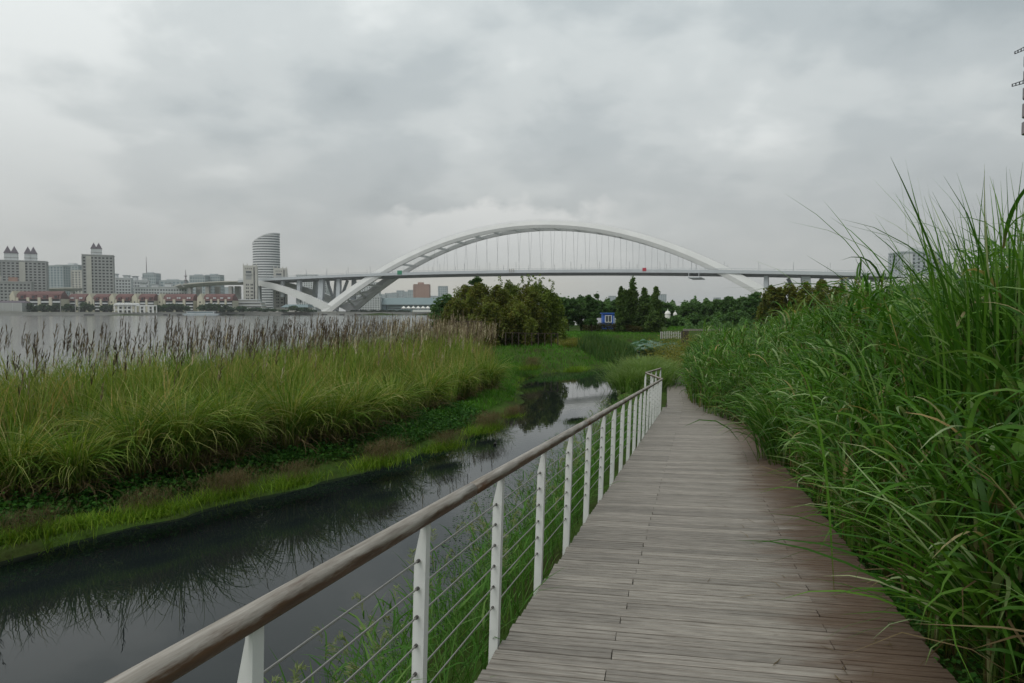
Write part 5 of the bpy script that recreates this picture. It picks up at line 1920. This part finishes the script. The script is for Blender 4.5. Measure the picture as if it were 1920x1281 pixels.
for px, pt, Y, wp, lab in [(1248, 566, 120, 34, 'small tree at the white tents'), (1268, 574, 150, 36, 'pale tree behind the white tents'), (1290, 566, 105, 34, 'dark tree over the slatted fence'), (1312, 562, 110, 40, 'bushy tree left of the timber beam'), (1340, 560, 105, 46, 'bushy dark tree above the timber beam'), (1368, 557, 100, 48, 'round dark tree before the arch end'), (1396, 548, 92, 54, 'high spreading tree under the arch end'), (1420, 545, 95, 40, 'spreading tree just right of the arch end')]:
    tree('round_tree', lab, px, pt, Y, wp, 'tree', 6000, .42, .13, 'round', tr_, low=.08)
tq = 'brown-green trees above the tall grass'
for px, pt, wp, lab in [(1446, 533, 50, 'brown-green tree nearest the arch end above the tall grass'), (1478, 528, 52, 'brown-green tree second from the arch end'), (1510, 526, 50, 'brown-green tree below the white bridge pier'), (1540, 522, 46, 'brown-green tree by the tall flowering grass stem'), (1575, 531, 50, 'brown-green tree behind the flowering grass stem'), (1615, 536, 54, 'last brown-green tree sinking behind the tall grass')]:
    tree('grove_tree', lab, px, pt, 52 + random.random() * 6, wp, 'grove', 6000, .24, .05, 'grove', tq, low=.02)
# the wood that closes the view behind them
s = Soup()
n = 30000
px_ = rng.uniform(1040, 1760, n)
Yw = rng.uniform(135, 175, n)
lump = .5 + .5 * np.sin(px_ * .11) * np.sin(px_ * .047 + 1) + .3 * np.sin(px_ * .31)
X = (px_ - 960) / 1280 * Yw
Hh = (3.4 + 1.8 * lump)
P = np.c_[X, Yw, -.4 + Hh * rng.random(n) ** .7]
s.leaves(P, rng.uniform(.35, .75, n), asp=.7)
n = 16000
px_ = rng.uniform(1040, 1640, n)
Yw = rng.uniform(98, 128, n)
lump = .5 + .5 * np.sin(px_ * .13 + 2) * np.sin(px_ * .057)
P = np.c_[(px_ - 960) / 1280 * Yw, Yw, -.4 + (.6 + 1.1 * lump) * rng.random(n) ** .7]
gapm = (np.abs(px_ - 1262) > 24)
n3 = 9000
q3 = rng.uniform(1284, 1640, n3)
Y3 = rng.uniform(70, 92, n3)
l3 = .5 + .5 * np.sin(q3 * .17) * np.sin(q3 * .071 + .5)
s.leaves(np.c_[(q3 - 960) / 1280 * Y3, Y3, -.6 + (.7 + 1.2 * l3) * rng.random(n3) ** .7], rng.uniform(.18, .4, n3), asp=.6)
s.leaves(P[gapm], rng.uniform(.25, .55, gapm.sum()), asp=.7)
o = s.build('far_wood', M['tree'], kind='stuff')
tag(o, 'dark belt of wood closing the view beyond the creek', 'wood', kind='stuff')
# low bushes that close the view under the crowns
for px, py, wp, lab, mt in [(1265, 603, 34, 'round green bush before the white tents', 'tree'), (1300, 600, 44, 'dark bush behind the timber beam', 'tree'), (1345, 598, 50, 'dark bush at the end of the timber beam', 'tree'), (1385, 596, 60, 'dark bush under the high spreading tree', 'tree'), (1215, 600, 40, 'dark bush under the last conifer', 'conifer'), (1180, 598, 40, 'dark bush under the tallest conifer', 'conifer')]:
    tree('bush', lab, px, py - 10, 84, wp, mt, 3000, .34, .06, 'round', 'bushes under the trees', cat='bush', low=.0)
# hedge along the top of the lawn
x0, _ = at(1092, 610, 84)
x1, _ = at(1200, 610, 79)
r = empty('hedge', ((x0 + x1) / 2, 81, hz_((x0 + x1) / 2, 81)))
tag(r, 'long dark brown-green clipped hedge along the top of the lawn', 'hedge')
n = 5200
f = rng.random(n)
P = np.c_[(f - .5) * (x1 - x0), (f - .5) * -6 + rng.normal(0, .45, n), 0 * f]
P[:, 2] = rng.uniform(0, 1, n) ** .7 * (1.16 - .5 * np.abs(f - .42) ** 1.5 * 2) * rng.uniform(.85, 1.05, n)
s = Soup()
s.leaves(P, rng.uniform(.10, .22, n), asp=.5)
s.build('foliage', M['hedge'], r)
# the grassy clumps where the path narrows
clump('pale_grass_clump', 'rounded pale-tipped grass clump between creek and path at the railing end', 5.95, 30.5, 3400, .7, 1.45, .036, (.0, .6), (.4, 1.6), 'palegrass', .66, 4)
clump('pale_grass_clump', 'pale grass clump trailing into the creek below the railing end', 5.2, 28.9, 2600, .5, 1.15, .032, (.0, .7), (.4, 1.6), 'palegrass', .5, 4)
clump('pale_grass_clump', 'pale grass clump behind the rounded one, nearer the yellow-green shrubs', 6.75, 34.0, 2800, .7, 1.45, .036, (.0, .6), (.4, 1.6), 'palegrass', .6, 4)
clump('pale_grass_clump', 'rounded pale grass clump in front of the timber beam', 15.4, 50, 1100, 1.2, 2.3, .045, (.05, .6), (.4, 1.4), 'palegrass', .8, 4)
for i, (x, y, sc, lab) in enumerate([(8.6, 36.5, 1.0, 'yellow-green shrub nearest the boardwalk bend'), (9.6, 40.5, 1.1, 'yellow-green shrub behind the nearest one along the creek'), (11.2, 46, 1.2, 'yellow-green shrub beside the lotus leaves'), (13.2, 50, 1.2, 'yellow-green shrub before the slatted fence'), (9.4, 36.0, 1.2, 'yellow-brown shrub where the path disappears'), (12.6, 55, 1.3, 'yellow-green shrub at the far tip of the shrub row')]):
    r = empty('shrub', (x, y, hz_(x, y)))
    tag(r, lab, 'shrub', 'yellow-green shrubs along the path')
    s = Soup()
    n = 1500
    P = rng.normal(0, 1, (n, 3)) * np.array([.8, .8, .35]) * sc + np.array([0, 0, .55 * sc])
    P[:, 2] = np.abs(P[:, 2])
    s.leaves(P, rng.uniform(.06, .15, n), asp=.45)
    s.build('foliage', M['yellowbush'], r)
    MB().tube([(0, 0, -.1), (.05, 0, .4 * sc)], [.03, .01], 5).build('stem', M['bark'], r)

# ------------------------------------------------------------------ small things in the park
# low rail fence in front of the grove
r = empty('rail_fence', (0, 46.3, 0))
tag(r, 'low dark timber fence with a single rail in front of the grove', 'fence')
xa, za = at(948, 624, 46.3)
xb, zb_ = at(1046, 626, 46.3)
MB().tube([(xa, 0, za), ((xa + xb) / 2, 0, (za + zb_) / 2), (xb, 0, zb_)], .022, 6).build('rail', M['dark_timber'], r)
for k in range(9):
    x = xa + (xb - xa) * k / 8
    z = za + (zb_ - za) * k / 8
    MB().box(x - .03, x + .03, -.03, .03, hz_(x, 46.3) - .1, z + .04).build('post', M['dark_timber'], r)
# grey fence behind the reeds at the river side of the grove
r = empty('rail_fence', (0, 45.0, 0))
tag(r, 'short dark timber fence at the river edge before the round tree', 'fence')
xa, za = at(842, 603, 45)
xb, _ = at(902, 603, 45)
MB().box(xa, xb, -.03, .03, za - .05, za + .02).build('rail', M['dark_timber'], r)
for k in range(6):
    x = xa + (xb - xa) * k / 5
    MB().box(x - .06, x + .06, -.05, .05, hz_(x, 45) - .1, za + .05).build('post', M['dark_timber'], r)
# white slatted fence and timber beam at the end of the creek
Yf = 62
r = empty('slat_fence', (0, Yf, 0))
tag(r, 'white slatted fence at the end of the creek', 'fence')
xa, za = at(1239, 622, Yf)
xb, zl = at(1279, 635, Yf)
for k in range(13):
    x = xa + (xb - xa) * k / 12
    MB().box(x - .032, x + .032, -.03, .03, zl, za + random.uniform(-.04, .05)).build('slat', M['cream_pale'], r)
MB().box(xa, xb, .04, .09, zl + .15, zl + .21).build('rail', M['grey_timber'], r)
MB().box(xa, xb, .04, .09, za - .18, za - .12).build('rail', M['grey_timber'], r)
for q in (xa + .1, xb - .1):
    MB().box(q - .05, q + .05, .1, .2, zl - .05, za).build('post', M['grey_timber'], r)
r = empty('timber_beam', (0, 60, 0))
tag(r, 'brown timber beam resting on a thick post beside the slatted fence', 'timber frame')
xa, za = at(1281, 617, 60)
xb, zb_ = at(1350, 619, 60)
MB().box(xa, xb, -.1, .1, za - .16, za).build('beam', M['grey_timber'], r)
MB().box(xa - .1, xa + .42, -.25, .25, -1.7, za - .17).build('post', M['dark_timber'], r)
MB().box(xb - .25, xb - .02, -.15, .15, -1.7, za - .17).build('post', M['dark_timber'], r)
# blue kiosk with white framed window
Yk = 96
x, zt = at(1141, 587, Yk)
r = empty('kiosk', (x, Yk, hz_(x, Yk)))
H = zt - hz_(x, Yk)
tag(r, 'small blue kiosk with a white framed window beyond the lawn', 'kiosk')
MB().box(-.80, .85, 0, 1.6, 0, H - .12).build('wall', M['kiosk_blue'], r)
MB().box(-.95, 1.0, -.18, 1.75, H - .11, H + .03).build('roof', M['kiosk_blue'], r)
wdw = MB().box(-.42, .38, -.03, .02, H - 1.25, H - .40).build('window', M['glass'], r)
for a, b, c, d in ((-.50, -.42, H - 1.32, H - .33), (.38, .46, H - 1.32, H - .33), (-.42, .38, H - .40, H - .33), (-.42, .38, H - 1.32, H - 1.25), (-.05, .01, H - 1.25, H - .40)):
    MB().box(a, b, -.06, .02, c, d).build('frame', M['white'], wdw)
MB().box(.70, .80, -.02, .02, .2, H - .4).build('corner_strip', M['bridge_deck'], r)
# white parasol and white tents
x, zt = at(1100, 590, 90)
r = empty('parasol', (x, 90, hz_(x, 90)))
H = zt - hz_(x, 90)
tag(r, 'small white parasol under the trees left of the kiosk', 'parasol')
MB().tube([(0, 0, 0), (0, 0, H - .1)], .03, 6).build('pole', M['white'], r)
MB().pyramid(-.75, .75, -.75, .75, H - .3, H + .02).build('canopy', M['tent'], r)
for px, pt, pb, wp, lab in [(1252, 579, 604, 12, 'white tent with ball-topped peak beside the conifers'), (1266, 582, 604, 8, 'narrow white tent in the middle of the three'), (1281, 580, 606, 5, 'slim white tent post nearest the bushes')]:
    Yt = 112
    x, zt = at(px, pt, Yt)
    _, ze = at(px, (pt + pb) / 2 - 3, Yt)
    w = wp / 1280 * Yt
    z0 = hz_(x, Yt)
    r = empty('tent', (x, Yt, z0))
    tag(r, lab, 'tent', 'white tents beyond the creek')
    MB().tube([(0, 0, ze - z0), (0, 0, ze - z0 + (zt - ze) * .45), (0, 0, ze - z0 + (zt - ze) * .6), (0, 0, zt - z0)], [w * .5, w * .30, w * .07, .03], 10).build('canopy', M['tent'], r)
    MB().tube([(0, 0, 0), (0, 0, ze - z0 - .01)], w * .42, 10).build('wall', M['tent'], r)
# low white wall glimpsed below the trees
r = empty('white_wall', (0, 98, 0))
xa, za = at(1072, 597, 98)
xb, zb2 = at(1180, 602, 98)
tag(r, 'low white wall glimpsed between the trunks behind the hedge', 'wall')
for k in range(7):
    a = xa + (xb - xa) * k / 7
    MB().box(a + .04, a + (xb - xa) / 7 - .04, -.06, .06, zb2 - .6, za + .05 * (k % 2)).build('panel', M['white'], r)

# moorhen on the creek
r = empty('moorhen', (DUCK[0], DUCK[1], WZ), 1.2)
r.scale = (.62, .62, .62)
tag(r, 'small dark water bird swimming in the middle of the creek', 'bird')
bm = MB()
secs = []
for f, w_, zc_, h_ in [(0, .010, .075, .012), (.12, .035, .06, .030), (.35, .062, .048, .052), (.62, .060, .045, .055), (.82, .038, .058, .048), (.92, .024, .095, .032), (.98, .020, .125, .024), (1.03, .021, .148, .022), (1.12, .016, .152, .018), (1.18, .006, .150, .006)]:
    secs.append([(.24 * (f - .5), math.cos(t) * w_, zc_ + math.sin(t) * h_) for t in np.linspace(0, 6.283, 12, endpoint=False)])
bm.sweep(secs)
bm.build('body', M['feather'], r, smooth=True)
MB().tube([(.155, 0, .150), (.185, 0, .143)], [.009, .003], 6).build('beak', M['beak'], r)

# lattice mast at the edge of the view
x, zt = at(1944, 60, 60)
r = empty('lattice_mast', (x, 60, -.3))
tag(r, 'tall grey mast with two dark ladder-like arms at the picture edge', 'mast')
MB().tube([(0, 0, 0), (0, 0, zt)], [.30, .26], 10).build('pole', M['mast'], r)
for py0, py1, mt in [(103, 121, 'mast'), (131, 146, 'mast'), (163, 183, 'mast'), (193, 218, 'mast'), (228, 250, 'mast')]:
    z0, z1 = at(1920, py1, 60)[1] + .3, at(1920, py0, 60)[1] + .3
    MB().tube([(0, 0, z0), (0, 0, z1)], .86, 12).build('collar', M[mt], r)
for pxa, pya, pyb in [(1903, 99, 86), (1898, 160, 150)]:
    xa, za = at(pxa, pya, 60)
    xb, zb_ = at(1932, pyb, 60)
    za, zb_, xa, xb = za + .3, zb_ + .3, xa - x, xb - x
    arm = MB().tube([(xa, 0, za + .08), (xb, 0, zb_ + .16)], .035, 6).build('arm', M['mast_dark'], r)
    MB().tube([(xa, 0, za - .10), (xb, 0, zb_ - .16)], .035, 6).build('arm_rail', M['mast_dark'], arm)
    for k in range(6):
        f = k / 5
        MB().box(xa + (xb - xa) * f - .03, xa + (xb - xa) * f + .03, -.03, .03, za + (zb_ - za) * f - .12, za + (zb_ - za) * f + .12).build('rung', M['mast_dark'], arm)

# ------------------------------------------------------------------ the damp air between here and the far bank
hm, hnt, hb = mat_base('haze')
hnt.nodes.remove(hb)
pv = nd(hnt, 'ShaderNodeVolumePrincipled')
pv.inputs['Color'].default_value = (0.90, 0.93, 0.95, 1)
pv.inputs['Density'].default_value = 0.00013
pv.inputs['Anisotropy'].default_value = 0.0
hnt.links.new(pv.outputs[0], hnt.nodes['Material Output'].inputs['Volume'])
hz_o = MB().box(-7600, 7600, -2700, 8600, -6.2, 150).build('haze', hm)
tag(hz_o, 'thin grey haze over the river and the far city', 'haze', kind='stuff')
